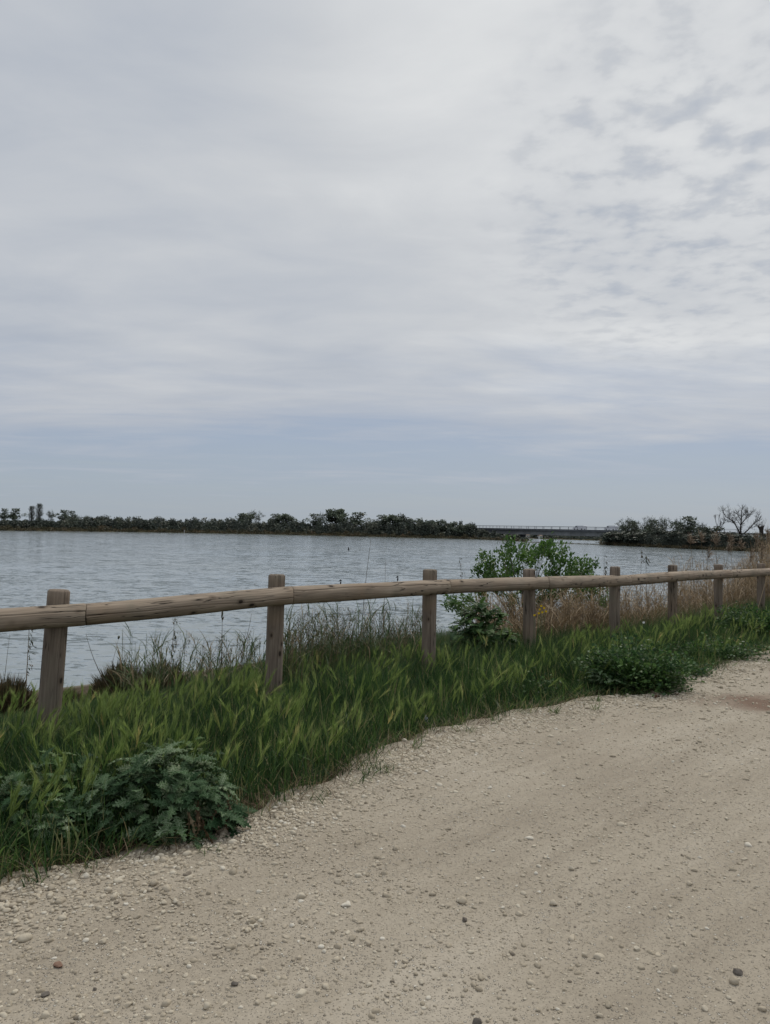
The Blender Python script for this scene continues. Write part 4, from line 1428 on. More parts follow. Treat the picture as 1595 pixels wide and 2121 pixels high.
dome_plant('mallow_bush', 'low leafy weeds at the gravel edge between the wide mallow and the right edge', 'bush', np.array([f9[0], f9[1] + 0.35, -0.05]), (0.75, 0.34, 0.30), 1900, (RV, RF, RUV), (0.018, 0.042), 'mallow', seed=23, shell=(0.3, 1.05))
f9 = at_plane(1120, 1452, 0.0)
dome_plant('mallow_bush', 'thin leafy weeds in the grass edge well left of the wide mallow bush', 'bush', np.array([f9[0], f9[1] + 0.5, -0.08]), (0.40, 0.26, 0.26), 650, (RV, RF, RUV), (0.016, 0.036), 'mallow', seed=24, shell=(0.2, 1.05))
f7 = at_depth(60, 1690, 3.95)
tiered_plant('thistle', 'bright green leafy thistle at the left edge above the buried grey-green one', 'thistle', np.array([f7[0], f7[1] + 0.35, -0.08]), (0.32, 0.26, 0.36), 40, 9, (0.05, 0.11), 'mallow', seed=18)
dome_plant('mallow_bush', 'green leafy weeds at the left edge beside the nearest post', 'bush', np.array([f5[0], f5[1], -0.16]), (0.36, 0.3, 0.30), 800, RM, (0.02, 0.04), 'mallow', seed=15, shell=(0.4, 1.0))

# sea-blite: brown-green twiggy cushions by the water
def cushion(label, foot, size, n, seed, name='seablite_bush'):
    g = np.random.default_rng(seed)
    th = thing(name, label, 'bush', foot)
    u = g.normal(size=(n, 3)); u[:, 2] = np.abs(u[:, 2]); u /= np.linalg.norm(u, axis=1, keepdims=True)
    b0 = u * g.uniform(0.05, 0.75, n)[:, None] * np.array(size)
    m_ = MB()
    d = u * np.array([0.55, 0.55, 1.0]) + np.array([0, 0, 0.5]) + g.normal(size=(n, 3)) * 0.25
    L = g.uniform(0.08, 0.20, n) * (size[2] / 0.45)
    tv = np.array([[-.5, 0, 0], [.5, 0, 0], [.6, .5, .2], [-.6, .5, .2], [0, 1, 0]])
    scatter(m_, tv, [np.array([[0, 1, 2, 3]]), np.array([[3, 2, 4]])], b0, frames(d, g.normal(size=(n, 3))), np.stack([np.full(n, .009), L, L * .1], 1), g.uniform(0, 1, n), tv[:, :2])
    m_.build('foliage', M['seablite'], th)
    m_ = MB()
    ns = 60
    tips = u[:ns] * 0.8 * np.array(size)
    tubes(m_, np.stack([tips * 0.05, tips * np.array([.4, .4, .6]), tips], 1), np.tile([.009, .006, .003], (ns, 1)), 4)
    m_.build('stems', M['twig'], th)
    return th


def on_bank(px, Y, dz=0.0):
    u = (px - CX) / F
    s_, t_ = st(u * Y, Y)
    return np.array([u * Y, Y, float(land_z(s_, t_)) + dz])


cushion('brown-green sea-blite cushion by the water at the left edge, behind the nearest post', on_bank(20, 9.6), (0.50, 0.45, 0.52), 5200, 31)
cushion('brown-green sea-blite cushion by the water in the gap right of the nearest post', on_bank(262, 10.4), (0.48, 0.4, 0.54), 4800, 32)
cushion('small reddish sea-blite clump low at the water beside the nearest post', on_bank(158, 9.2), (0.20, 0.2, 0.26), 1400, 33)
cushion('sea-blite clump half hidden by grass halfway between the first two posts', on_bank(345, 9.9), (0.42, 0.4, 0.48), 3600, 34)


# ------------------------------------------------------------------ woody growth
def grow(g, H, levels, spread=0.55, ratio=0.70, trunk=0.28, r0=0.16, up=0.25, kids=(2, 3), first=(3, 5), seg=3, rmin=0.012):
    segs_p, segs_r, tips = [], [], []

    def rec(p, d, L, r, lv):
        pts = [p]
        dd = d.copy()
        for _ in range(seg):
            dd = dd + g.normal(size=3) * 0.13 + np.array([0, 0, up * 0.12])
            dd /= np.linalg.norm(dd)
            pts.append(pts[-1] + dd * L / seg)
        r1 = max(rmin, r * 0.66)
        segs_p.append(np.array(pts)); segs_r.append(np.linspace(r, r1, seg + 1))
        if lv >= levels:
            tips.append(pts[-1]); tips.append(pts[-2])
            return
        nk = int(g.integers(*first) if lv == 0 else g.integers(kids[0], kids[1] + 1))
        a0 = g.uniform(0, 2 * pi)
        for i in range(nk):
            a = a0 + 2 * pi * i / nk + g.normal() * 0.35
            side = np.cross(dd, [0.3, 0.2, 1.0]); side /= np.linalg.norm(side)
            s2 = np.cross(dd, side)
            tilt = spread * g.uniform(0.6, 1.35) * (0.35 if (i == 0 and lv > 0) else 1)
            nd = dd * cos(tilt) + (side * cos(a) + s2 * sin(a)) * sin(tilt) + np.array([0, 0, up * 0.25])
            nd /= np.linalg.norm(nd)
            rec(pts[-1] if i < 2 else pts[-2], nd, L * ratio * g.uniform(0.75, 1.2), r1 * (0.85 if i == 0 else 0.68), lv + 1)

    rec(np.zeros(3), np.array([g.normal() * .05, g.normal() * .05, 1.0]), H * trunk, r0, 0)
    Pn, Rn, Tn = np.array(segs_p), np.array(segs_r), np.array(tips)
    top = Pn[:, :, 2].max()
    k = H / top
    return Pn * k, Rn * k, Tn * k


QV = np.array([[-.5, 0, 0], [.5, 0, 0.1], [.4, 1, 0], [-.45, .9, -.12]])
QF = [np.array([[0, 1, 2, 3]])]


def make_tree(name, H, levels, seed, leaves_per_tip=10, lsize=(0.25, 0.5), cl=0.55, spread=0.55, ratio=0.7, trunk=0.28, up=0.25, leaf='far_leaf', r0=0.2,
              squash=1.0, kids=(2, 3), first=(3, 5), rmin=0.02, width=1.0, sides=4):
    g = np.random.default_rng(seed)
    Pn, Rn, Tn = grow(g, H, levels, spread, ratio, trunk, r0, up, kids, first, rmin=rmin)
    Pn = Pn * np.array([width, width, 1]); Tn = Tn * np.array([width, width, 1])
    th = bpy.data.objects.new(name, None)
    COL.objects.link(th)
    m_ = MB(); tubes(m_, Pn, Rn, sides); m_.build('trunk', M['bark'], th)
    if leaves_per_tip:
        n = len(Tn) * leaves_per_tip
        tone = np.repeat(g.uniform(0.1, 0.8, len(Tn)), leaves_per_tip)
        pos = np.repeat(Tn, leaves_per_tip, 0) + g.normal(size=(n, 3)) * cl * np.array([1, 1, .75])
        sz = g.uniform(*lsize, n)
        m_ = MB()
        scatter(m_, QV, QF, pos, randrot(n, g), np.stack([sz * .6, sz, sz], 1), np.clip(tone + g.normal(0, .15, n), 0, 1), QV[:, :2])
        m_.build('crown', M[leaf], th, smooth=False)
    return th


def copy_tree(o):
    c = o.copy(); COL.objects.link(c)
    for ch in list(o.children):
        d_ = ch.copy(); COL.objects.link(d_); d_.parent = c
    return c


# green shrub behind the rail
g = np.random.default_rng(5)
sb = thing('green_shrub', 'bright green leafy shrub rising above the rail around the fourth post', 'shrub', on_bank(1085, 13.4))
segP, segR, tipsA = [], [], []
root = np.array(sb.location)
targets = [(1062, 1128), (1040, 1150), (1075, 1150), (1088, 1140), (1058, 1165), (1018, 1168), (1000, 1158), (992, 1183), (1015, 1188), (1040, 1185), (1072, 1178), (1100, 1160),
           (1125, 1130), (1138, 1128), (1148, 1142), (1120, 1150), (1165, 1147), (1180, 1155), (1150, 1165), (1185, 1172), (1205, 1168), (1222, 1172), (1210, 1186), (1160, 1185), (1135, 1190),
           (1190, 1190), (925, 1246), (942, 1256), (968, 1245), (1000, 1225), (1030, 1215), (1080, 1215), (1130, 1212), (1170, 1215), (1210, 1215), (1240, 1225), (1250, 1245), (1200, 1240), (1120, 1245), (1060, 1240), (960, 1262), (1145, 1228), (1185, 1200), (1225, 1205), (1050, 1200), (1012, 1205)]
mleaf, mbr = MB(), MB()
for tx, ty in targets:
    for rep in range(2):
        Yt = 13.4 + g.uniform(-0.75, 0.75)
        tp = at_depth(tx + g.normal() * 5, ty + g.normal() * 4, Yt) - root
        mid = tp * np.array([0.45, 0.45, 0.55]) + g.normal(size=3) * 0.05
        m2 = tp * np.array([0.8, 0.8, 0.82]) + g.normal(size=3) * 0.03
        segP.append(np.array([g.normal(size=3) * np.array([.05, .05, 0]), mid, m2, tp])); segR.append([0.009, 0.006, 0.004, 0.002])
        n = 58
        L = g.uniform(0.45, 1.0, n) ** 0.7
        c = m2 + (tp - m2) * L[:, None] * 1.05
        pos = c + g.normal(size=(n, 3)) * 0.062
        D_ = (tp - m2) / np.linalg.norm(tp - m2) + g.normal(size=(n, 3)) * 0.8 + np.array([0, 0, .35])
        sz = g.uniform(0.045, 0.09, n)
        scatter(mleaf, LV, LF, pos, frames(D_, g.normal(size=(n, 3)) * .6 + np.array([0, 0, 1])), np.stack([sz * .48, sz, sz], 1), np.clip(g.uniform(0.05, .9) * .6 + g.uniform(0, .45, n), 0, 1), LUV)
tubes(mbr, np.array(segP), np.array(segR), 4)
mbr.build('branches', M['twig'], sb)
mleaf.build('leaves', M['shrub'], sb)

# yellow flowers by the fourth post
yf = thing('yellow_flower', 'yellow daisy-like flower heads beside the fourth post', 'flower', on_bank(1110, 8.75))
rt = np.array(yf.location)
fl = [(1107, 1274), (1118, 1262), (1123, 1268), (1127, 1259), (1121, 1255), (1131, 1266), (1116, 1270)]
m1 = MB()
P_ = []
SPH = np.array([[sin(a_) * cos(b_), sin(a_) * sin(b_), cos(a_)] for a_ in np.linspace(0, pi, 7) for b_ in np.linspace(0, 2 * pi, 10, endpoint=False)])
SPF = [np.array([[i_ * 10 + j_, i_ * 10 + (j_ + 1) % 10, (i_ + 1) * 10 + (j_ + 1) % 10, (i_ + 1) * 10 + j_] for i_ in range(6) for j_ in range(10)])]


def flower_head(tp, npet, w, l, mat, parent):
    m2 = MB()
    ang = np.arange(npet) * 2 * pi / npet
    D_ = np.stack([np.cos(ang), -0.4 * np.ones(npet), np.sin(ang) * .8], 1)
    scatter(m2, LV, LF, np.repeat(tp[None], npet, 0) + D_ * l * .12, frames(D_, np.tile([0, -1.0, .3], (npet, 1))), np.tile([w, l, l], (npet, 1)), np.full(npet, .5), LUV)
    m2.add(SPH * l * .36 + tp, SPF)
    m2.build('flower_head', mat, parent)


for a, b in fl:
    tp = at_depth(a, b, 8.8 + RNG.uniform(-.05, .05)) - rt
    P_.append(np.array([[RNG.normal() * .004, 0, 0], tp * np.array([.5, .5, .5]), tp]))
    flower_head(tp, 12, .008, .014, M['yellow'], yf)
tubes(m1, np.array(P_), np.tile([.003, .0025, .002], (len(P_), 1)), 4, np.full(len(P_), .5))
m1.build('stems', M['grass'], yf)

wf = thing('white_flower', 'single small white flower in the grass right of the fifth post', 'flower', on_bank(1333, 10.4))
rt = np.array(wf.location)
tp = at_depth(1333, 1289, 10.4) - rt
m1 = MB()
tubes(m1, np.array([[[0, 0, 0], tp * .5, tp]]), np.array([[.003, .0025, .002]]), 4)
m1.build('stem', M['grass'], wf)
flower_head(tp, 9, .010, .018, M['petal'], wf)

# ------------------------------------------------------------------ far trees
def make_broad(name, seed, blobs=20, per=70, base=0.28, br=0.24, leaf='far_leaf', shape=1.0, lsize=(0.32, 0.62), gap=0.0):
    """trunk with limbs reaching lumpy foliage clumps; about 10 m tall and 10 m wide"""
    g = np.random.default_rng(seed)
    th = bpy.data.objects.new(name, None)
    COL.objects.link(th)
    H, Wd = 10.0, 5.0
    u = g.normal(size=(blobs, 3)); u /= np.linalg.norm(u, axis=1, keepdims=True)
    r = g.uniform(0.35, 0.86, blobs)
    zc_ = (base + 1) / 2 * H
    hz = (1 - base) / 2 * H
    C = u * r[:, None] * np.array([Wd * .85, Wd * .85, hz * .85]) + np.array([0, 0, zc_])
    C[:, 0] *= 1 - 0.35 * shape * np.clip((C[:, 2] - zc_) / hz, -1, 1)
    C[:, 1] *= 1 - 0.35 * shape * np.clip((C[:, 2] - zc_) / hz, -1, 1)
    m_ = MB()
    top = np.array([g.normal() * .3, g.normal() * .3, H * .62])
    tubes(m_, np.array([[[0, 0, -0.3], [0.05, 0, H * .2], top * .6 + np.array([0, 0, 0]), top]]), np.array([[.30, .24, .17, .06]]), 6)
    st0 = np.stack([top * f_ for f_ in g.uniform(.35, .9, blobs)])
    mid = st0 * .45 + C * .55 + np.array([0, 0, .4])
    tubes(m_, np.stack([st0, mid, C], 1), np.tile([.12, .08, .04], (blobs, 1)), 4)
    m_.build('trunk', M['bark'], th)
    m_ = MB()
    R_ = g.uniform(.6, 1.2, blobs) * br * Wd
    for k in range(blobs):
        n = int(per * g.uniform(.7, 1.3))
        d = g.normal(size=(n, 3)); d /= np.linalg.norm(d, axis=1, keepdims=True)
        pos = C[k] + d * (R_[k] * g.uniform(0.3, 1.08, n) ** 0.6)[:, None] * np.array([1.15, 1.15, .8])
        sz = g.uniform(*lsize, n)
        scatter(m_, QV, QF, pos, randrot(n, g), np.stack([sz * .65, sz, sz], 1), np.clip(g.uniform(0.1, .8) + g.normal(0, .14, n), 0, 1), QV[:, :2])
    m_.build('crown', M[leaf], th, smooth=False)
    return th


def make_poplar(name, seed):
    g = np.random.default_rng(seed)
    th = bpy.data.objects.new(name, None); COL.objects.link(th)
    m_ = MB(); tubes(m_, np.array([[[0, 0, -.3], [.05, 0, 4], [-.05, .05, 8], [0, 0, 11.5]]]), np.array([[.22, .17, .10, .03]]), 6)
    P_, Q_ = [], []
    for z in g.uniform(1.5, 10.5, 130):
        a = g.uniform(0, 2 * pi); w_ = 1.35 * math.sin(pi * min(1, (z + 0.6) / 12.2)) ** .7 * g.uniform(.5, 1.1)
        e = np.array([cos(a) * w_, sin(a) * w_, z + g.uniform(1.2, 2.4)])
        e[2] = min(e[2], 12.2 - w_)
        b0 = np.array([0, 0, z]); mid = b0 * .5 + e * .5 + np.array([cos(a), sin(a), -.5]) * .2
        P_.append([b0, mid, e]); Q_ += [b0 * .3 + e * .7, e, mid]
    tubes(m_, np.array(P_), np.tile([.06, .045, .025], (len(P_), 1)), 3)
    m_.build('trunk', M['bark'], th)
    Q_ = np.repeat(np.array(Q_), 3, 0) + g.normal(size=(len(Q_) * 3, 3)) * .16
    sz = g.uniform(.12, .30, len(Q_)); m_ = MB()
    scatter(m_, QV, QF, Q_, randrot(len(Q_), g), np.stack([sz * .5, sz, sz], 1), g.uniform(0, .6, len(Q_)), QV[:, :2])
    m_.build('crown', M['far_leaf'], th, smooth=False)
    return th


protos = {
    'broad': make_broad('broadleaf_tree', 101, 24, 75, 0.22),
    'round': make_broad('broadleaf_tree', 102, 22, 80, 0.10, 0.27),
    'open': make_broad('broadleaf_tree', 103, 15, 60, 0.30, 0.23, lsize=(0.28, 0.55)),
    'dark': make_broad('broadleaf_tree', 104, 22, 95, 0.02, 0.28, 'far_dark'),
    'thin': make_tree('broadleaf_tree', 8.5, 5, 105, 4, (0.16, 0.34), 0.40, 0.62, 0.76, 0.18, 0.15, r0=0.2, rmin=0.03),
    'poplar': make_poplar('poplar_tree', 106),
    'bare': make_tree('bare_tree', 8.0, 5, 107, 0, spread=0.5, ratio=0.74, trunk=0.22, up=0.5, r0=0.2, rmin=0.022),
}
used = set()
PROTO_W = {}
for k_, o in protos.items():
    bpy.context.view_layer.update()
    xs = []
    for ch in o.children:
        co = np.zeros(len(ch.data.vertices) * 3, np.float32); ch.data.vertices.foreach_get('co', co); co = co.reshape(-1, 3)
        xs.append((np.percentile(np.abs(co[:, 0]), 97), np.percentile(co[:, 2], 99.7)))
    PROTO_W[k_] = (2 * max(a for a, _ in xs), max(b for _, b in xs))


def far_tree(kind, px, top, wpx, table, back, label, group, name=None):
    o = protos[kind] if kind not in used else copy_tree(protos[kind])
    used.add(kind)
    p = shore(px, table, back)
    Yd = p[1]
    ztop = 1.6 - (top - horizon(px)) / F * Yd
    H = ztop - p[2]
    pw, ph = PROTO_W[kind]
    o.location = p
    sw = wpx * (1.28 if kind in ('broad', 'round', 'open', 'dark') else 1.1) / F * Yd / pw
    o.scale = (sw, sw, H / ph)
    o.rotation_euler = (0, 0, px * 0.71)
    tag(o, label, 'tree', group)
    return o


GL = 'trees along the far shore'
far_tree('open', 7, 1053, 20, LEFT, 45, 'small round tree on the levee at the very left edge', GL)
far_tree('open', 30, 1053, 26, LEFT, 45, 'small airy tree with a split crown, second from the left edge on the levee', GL)
far_tree('poplar', 64.5, 1047, 13, LEFT, 48, 'narrow bare poplar, left and shorter of the pair on the left shore', GL)
far_tree('poplar', 79.5, 1042, 14, LEFT, 46, 'narrow bare poplar, right and taller of the pair on the left shore', GL)
far_tree('thin', 98, 1056, 22, LEFT, 44, 'thin leaning small tree right beside the taller bare poplar', GL)
far_tree('open', 131, 1056, 26, LEFT, 42, 'open green tree on the left shore, the left of two touching crowns past the poplars', GL)
far_tree('open', 150, 1058, 20, LEFT, 42, 'smaller open green tree, the right of two touching crowns past the poplars', GL)
far_tree('thin', 183, 1067, 24, LEFT, 36, 'low thin grey tree near the small white house on the left shore', GL)
far_tree('dark', 216, 1068, 30, LEFT, 34, 'dark rounded low tree right of the small white house on the left shore', GL)
far_tree('thin', 275, 1068, 16, LEFT, 34, 'tiny sparse tree standing above the low scrub between the left houses', GL)
far_tree('dark', 325, 1070, 22, LEFT, 30, 'dark low tree with a small peaked top on the low left shore', GL)
far_tree('thin', 433, 1073, 14, LEFT, 32, 'tiny tree alone on the low shore left of the dense wood', GL)
far_tree('dark', 478, 1073, 25, LEFT, 18, 'dense dark rounded tree where the dense far wood begins', GL)
far_tree('broad', 506, 1063, 34, LEFT, 20, 'green broad tree beside a half-bare one in the far wood', GL)
far_tree('thin', 534, 1057, 44, LEFT, 20, 'half-bare grey spreading tree in the far wood', GL)
far_tree('broad', 584, 1064, 40, LEFT, 20, 'rounded green tree standing alone right of the half-bare tree', GL)
far_tree('dark', 620, 1080, 34, LEFT, 14, 'low dark tree in the dip between the rounded green tree and the tall trio', GL)
far_tree('open', 654, 1064, 34, LEFT, 16, 'tall open tree, the left of the tall trio of the far wood', GL)
far_tree('thin', 669, 1061, 22, LEFT, 22, 'thin pale tree between the left and middle of the tall trio', GL)
far_tree('broad', 697, 1054, 46, LEFT, 20, 'tallest tree of the far wood, with a wide domed crown', GL)
far_tree('open', 738, 1061, 46, LEFT, 20, 'wide open tree right beside the tallest tree of the far wood', GL)
far_tree('dark', 777, 1078, 30, LEFT, 12, 'dark low tree filling the dip right of the tall trio', GL)
far_tree('broad', 805, 1066, 42, LEFT, 16, 'broad flat-topped green tree right of the dip in the far wood', GL)
far_tree('dark', 833, 1065, 26, LEFT, 18, 'dark tree closely joined to the broad flat-topped one', GL)
far_tree('round', 862, 1074, 32, LEFT, 14, 'round grey-green tree sloping down toward the bridge', GL)
far_tree('round', 885, 1079, 28, LEFT, 12, 'pale bushy tree second before the small domed one near the bridge', GL)
far_tree('round', 905, 1076, 28, LEFT, 16, 'small domed pale tree on the slope to the bridge', GL)
far_tree('round', 932, 1080, 28, LEFT, 12, 'bushy grey-green tree just right of the small domed tree near the bridge', GL)
far_tree('round', 957, 1086, 30, LEFT, 7, 'pale willowy tree low at the water before the bridge abutment', GL)
far_tree('dark', 976, 1083, 20, LEFT, 9, 'dark tree touching the left end of the bridge railing', GL)
far_tree('dark', 1000, 1096, 18, LEFT, 6, 'dark bushy tree covering the left bridge abutment', GL)
far_tree('dark', 1066, 1106, 22, LEFT, 4, 'dark bush under the bridge at the left end of its span', GL)
GR = 'trees on the right bank'
far_tree('thin', 1290, 1072, 48, RIGHT, 16, 'half-bare rounded tree at the right end of the bridge beside the second van', GR)
far_tree('dark', 1278, 1099, 46, RIGHT, 5, 'dark bush at the left tip of the right bank', GR)
far_tree('thin', 1322, 1077, 34, RIGHT, 16, 'low half-bare tree second along the right bank from the bridge', GR)
far_tree('bare', 1339, 1069, 26, RIGHT, 18, 'thin bare tree poking above its leafy neighbours on the right bank', GR)
far_tree('dark', 1322, 1100, 46, RIGHT, 6, 'dark green bush below the low half-bare tree on the right bank', GR)
far_tree('thin', 1366, 1071, 48, RIGHT, 14, 'half-bare wide tree in the middle of the right bank row', GR)
far_tree('dark', 1362, 1092, 34, RIGHT, 8, 'almost black evergreen bush, the tallest dark one of the right bank', GR)
far_tree('thin', 1398, 1072, 28, RIGHT, 14, 'narrow half-bare tree right of the wide middle one on the right bank', GR)
far_tree('open', 1421, 1069, 44, RIGHT, 14, 'leafiest tree of the right bank row, with a tall open crown', GR)
far_tree('dark', 1402, 1096, 36, RIGHT, 7, 'dark bush under the narrow half-bare tree of the right bank', GR)
far_tree('thin', 1456, 1081, 36, RIGHT, 12, 'low grey tree where the right bank row thins out', GR)
far_tree('open', 1306, 1079, 34, RIGHT, 20, 'leafy tree filling the row between the rounded and the low half-bare trees', GR)
far_tree('open', 1348, 1077, 34, RIGHT, 20, 'leafy tree directly behind the thin bare one on the right bank', GR)
far_tree('thin', 1384, 1070, 34, RIGHT, 20, 'twiggy tree filling the gap right of the wide middle tree on the right bank', GR)
far_tree('thin', 1438, 1075, 38, RIGHT, 18, 'twiggy grey tree just right of the leafiest tree on the right bank', GR)
far_tree('round', 1470, 1090, 40, RIGHT, 14, 'low round tree left of the slim bare tree on the right bank', GR)
far_tree('dark', 1446, 1103, 44, RIGHT, 5, 'dark bush at the water under the low grey tree on the right bank', GR)
far_tree('bare', 1488, 1063, 27, RIGHT, 14, 'slim bare tree left of the big bare tree', GR)
far_tree('dark', 1500, 1102, 54, RIGHT, 8, 'wide dark bush under the slim bare tree', GR)
far_tree('dark', 1548, 1107, 60, RIGHT, 7, 'wide dark bush around the foot of the big bare tree', GR)
far_tree('dark', 1600, 1096, 36, RIGHT, 8, 'dark bush at the right edge behind the reeds', GR)

# the big bare tree: built limb by limb
bt = thing('bare_tree', 'big leafless tree with three spreading main limbs on the right bank', 'tree', shore(1540, RIGHT, 14), group=None)
Yb = bt.location[1]
rt = np.array(bt.location)


def pb(px, py, dy=0.0):
    return at_depth(px, py, Yb + dy) - rt


g = np.random.default_rng(44)
limbs = [([(1540, 1135), (1538, 1115), (1534, 1103), (1534.5, 1090), (1536, 1075), (1536, 1060), (1537.5, 1053)], 0.42),
         ([(1533, 1106), (1526, 1092), (1522, 1084), (1512, 1075), (1503, 1070), (1498.5, 1062), (1497.5, 1058)], 0.27),
         ([(1539, 1107), (1552, 1095), (1560, 1086), (1568, 1081), (1574, 1074)], 0.24),
         ([(1535, 1086), (1545, 1074), (1552, 1070), (1556, 1063), (1559, 1060)], 0.17),
         ([(1522, 1084), (1512, 1080), (1505, 1080), (1501, 1077)], 0.12), ([(1512, 1075), (1511, 1066), (1509, 1057)], 0.10),
         ([(1535, 1078), (1529, 1068), (1524, 1062)], 0.12), ([(1536, 1072), (1543, 1064), (1546, 1057)], 0.12), ([(1534, 1088), (1526, 1076), (1519, 1066)], 0.12),
         ([(1560, 1086), (1570, 1076), (1573, 1062)], 0.09), ([(1545, 1074), (1549, 1064), (1550, 1056)], 0.09), ([(1552, 1095), (1566, 1090), (1574, 1088)], 0.07)]
m_ = MB()
tw_p, tw_r = [], []
for pts, r in limbs:
    P_ = np.array([pb(a, b, g.normal() * (0.3 if i else 0)) for i, (a, b) in enumerate(pts)])
    tubes(m_, P_[None], np.linspace(r * .8, max(0.03, r * .16), len(P_))[None], 6)
    for j in range(1, len(P_)):
        if pts[j][1] > 1098:
            continue
        for q in range(9):
            f_ = g.uniform(); b0 = P_[j - 1] * (1 - f_) + P_[j] * f_
            dd = (P_[j] - P_[j - 1]); dd /= np.linalg.norm(dd)
            d2 = dd * 0.6 + g.normal(size=3) * 0.65 + np.array([0, 0, .45]); d2 /= np.linalg.norm(d2)
            L = g.uniform(0.7, 2.2)
            mid = b0 + d2 * L * .5 + g.normal(size=3) * .08
            e = mid + (d2 + np.array([0, 0, .3])) * L * .5
            tw_p.append([b0, mid, e]); tw_r.append([.042, .027, .014])
            for _ in range(2):
                d3 = d2 + g.normal(size=3) * .6; d3 /= np.linalg.norm(d3)
                tw_p.append([mid, mid + d3 * L * .3, mid + d3 * L * .55 + np.array([0, 0, .1])]); tw_r.append([.03, .02, .012])
m_.build('trunk', M['bark'], bt)
m_ = MB(); tubes(m_, np.array(tw_p), np.array(tw_r), 3); m_.build('twigs', M['bark'], bt)

# pollarded trunk at the right
pt = thing('pollard_tree', 'dark stubby pollarded trunk with a flared flat top at the right edge', 'tree', shore(1577, RIGHT, 12))
Yb = pt.location[1]; rt = np.array(pt.location)
m_ = MB()
P_ = np.array([pb(1578, 1135), pb(1577.5, 1112), pb(1577, 1099), pb(1576.5, 1093), pb(1576, 1090.5)])
tubes(m_, P_[None], np.array([[.75, .62, .55, .75, .95]]), 9)
for dx_ in (-7, -5.5, 5, 7.5, 2):
    tubes(m_, np.array([[pb(1576.5, 1096), pb(1576 + dx_ * .6, 1091.5), pb(1576 + dx_, 1089 - abs(dx_) * .1)]]), np.array([[.35, .25, .12]]), 5)
m_.build('trunk', M['bark'], pt)
m_ = MB()
tp_ = [[pb(1576 + a * .6, 1091), pb(1576 + a, 1086 - b * .4), pb(1576 + a * 1.3 + b * .2, 1080 - b)] for a, b in [(-6, 1), (-3, 4), (1, 2), (4, 6), (7, 8), (9, 5), (3, 0)]]
tubes(m_, np.array(tp_), np.tile([.05, .035, .02], (len(tp_), 1)), 3)
m_.build('shoots', M['bark'], pt)

# shoreline scrub: the low continuous mass under the trees
def scrub(name, table, prof, label, per=260, back=(2, 16), seed=1, step=4.5, mat='far_dark', lsz=(0.28, 0.7)):
    g = np.random.default_rng(seed)
    m_ = MB()
    px = prof[0][0]
    while px < prof[-1][0]:
        top = np.interp(px, [a for a, _ in prof], [b for _, b in prof]) + g.normal() * 2.6 + 2.5 * math.sin(px * .19 + seed) * math.sin(px * .07)
        for lay in range(3):
            bk = g.uniform(*back) if lay else back[0] + 1.0
            p = shore(px + g.normal() * 1.5, table, bk)
            zt = 1.6 - (top - horizon(px)) / F * p[1]
            h = max(0.5, (zt - p[2]) * (g.uniform(0.8, 1.05) if lay else g.uniform(0.25, 0.5)))
            n = int(per * (0.5 if lay == 0 else 1))
            wd = step / F * p[1] * g.uniform(0.7, 1.2)
            u = g.normal(size=(n, 3)) * np.array([wd * .75, 1.4, 0])
            zz_ = h * g.uniform(0, 1, n) ** 0.75 * np.clip(1.12 - np.abs(u[:, 0] / wd) ** 2 * .25, .3, 1.1)
            pos = p[None] + u; pos[:, 2] = p[2] + zz_
            sz = g.uniform(*lsz, n)
            scatter(m_, QV, QF, pos, randrot(n, g), np.stack([sz * .7, sz, sz], 1), np.clip(g.uniform(0, 1) ** 1.5 * .8 + g.uniform(0, .35, n), 0, 1), QV[:, :2])
        px += step * g.uniform(.7, 1.3)
    o = m_.build(name, M[mat], smooth=False)
    return tag(o, label, 'scrub', kind='stuff')


scrub('shore_scrub', LEFT, [(-150, 1080), (0, 1081), (120, 1080), (170, 1076), (215, 1076), (300, 1078), (430, 1080), (470, 1079), (560, 1083), (640, 1086), (760, 1085), (850, 1084), (950, 1089), (982, 1092), (990, 1103), (1012, 1105), (1040, 1112), (1060, 1111), (1088, 1118)],
      'dark continuous scrub along the waterline of the far shore', 200, (5, 20), 5)
scrub('bank_scrub', RIGHT, [(1252, 1122), (1268, 1112), (1290, 1105), (1312, 1113), (1340, 1106), (1380, 1114), (1420, 1106), (1450, 1114), (1500, 1110), (1560, 1114), (1640, 1110)],
      'dark low scrub along the near waterline of the right bank', 230, (2.5, 12), 6, lsz=(0.14, 0.36))
scrub('salt_marsh', LEFT, [(-150, 1091), (0, 1092.5), (270, 1096), (540, 1100), (800, 1106), (985, 1111), (1090, 1119)],
      'low brown saltmarsh fringe along the waterline of the far shore', 70, (0.5, 5), 8, mat='seablite', lsz=(0.15, 0.4))
scrub('bank_marsh', RIGHT, [(1246, 1125), (1300, 1125), (1400, 1130), (1560, 1136), (1640, 1140)],
      'low brown-green marsh fringe at the waterline of the right bank', 90, (0.4, 4), 9, mat='seablite', lsz=(0.12, 0.3))
scrub('distant_scrub', BACK, [(1040, 1104), (1120, 1109), (1200, 1112), (1330, 1114)], 'distant scrub seen under the bridge span', 120, (4, 30), 7, lsz=(0.4, 0.9))

# ------------------------------------------------------------------ bridge
A = at_depth(1000, 1093, 372); B = at_depth(1345, 1100, 292)
A[2] = B[2] = 0.0
dv = (B - A) / np.linalg.norm(B - A)
LB = float(np.linalg.norm(B - A))
br = thing('road_bridge', 'long low concrete road bridge crossing the far channel', 'bridge', (A[0], A[1], 0), math.atan2(dv[1], dv[0]))
ANG = math.atan2(dv[1], dv[0])


def along(px):
    """distance along the bridge where pixel column px meets its near face"""
    d = px_dir(px, 1100)[:2]
    M2 = np.array([[d[0], -dv[0]], [d[1], -dv[1]]])
    return float(np.linalg.solve(M2, A[:2])[1])


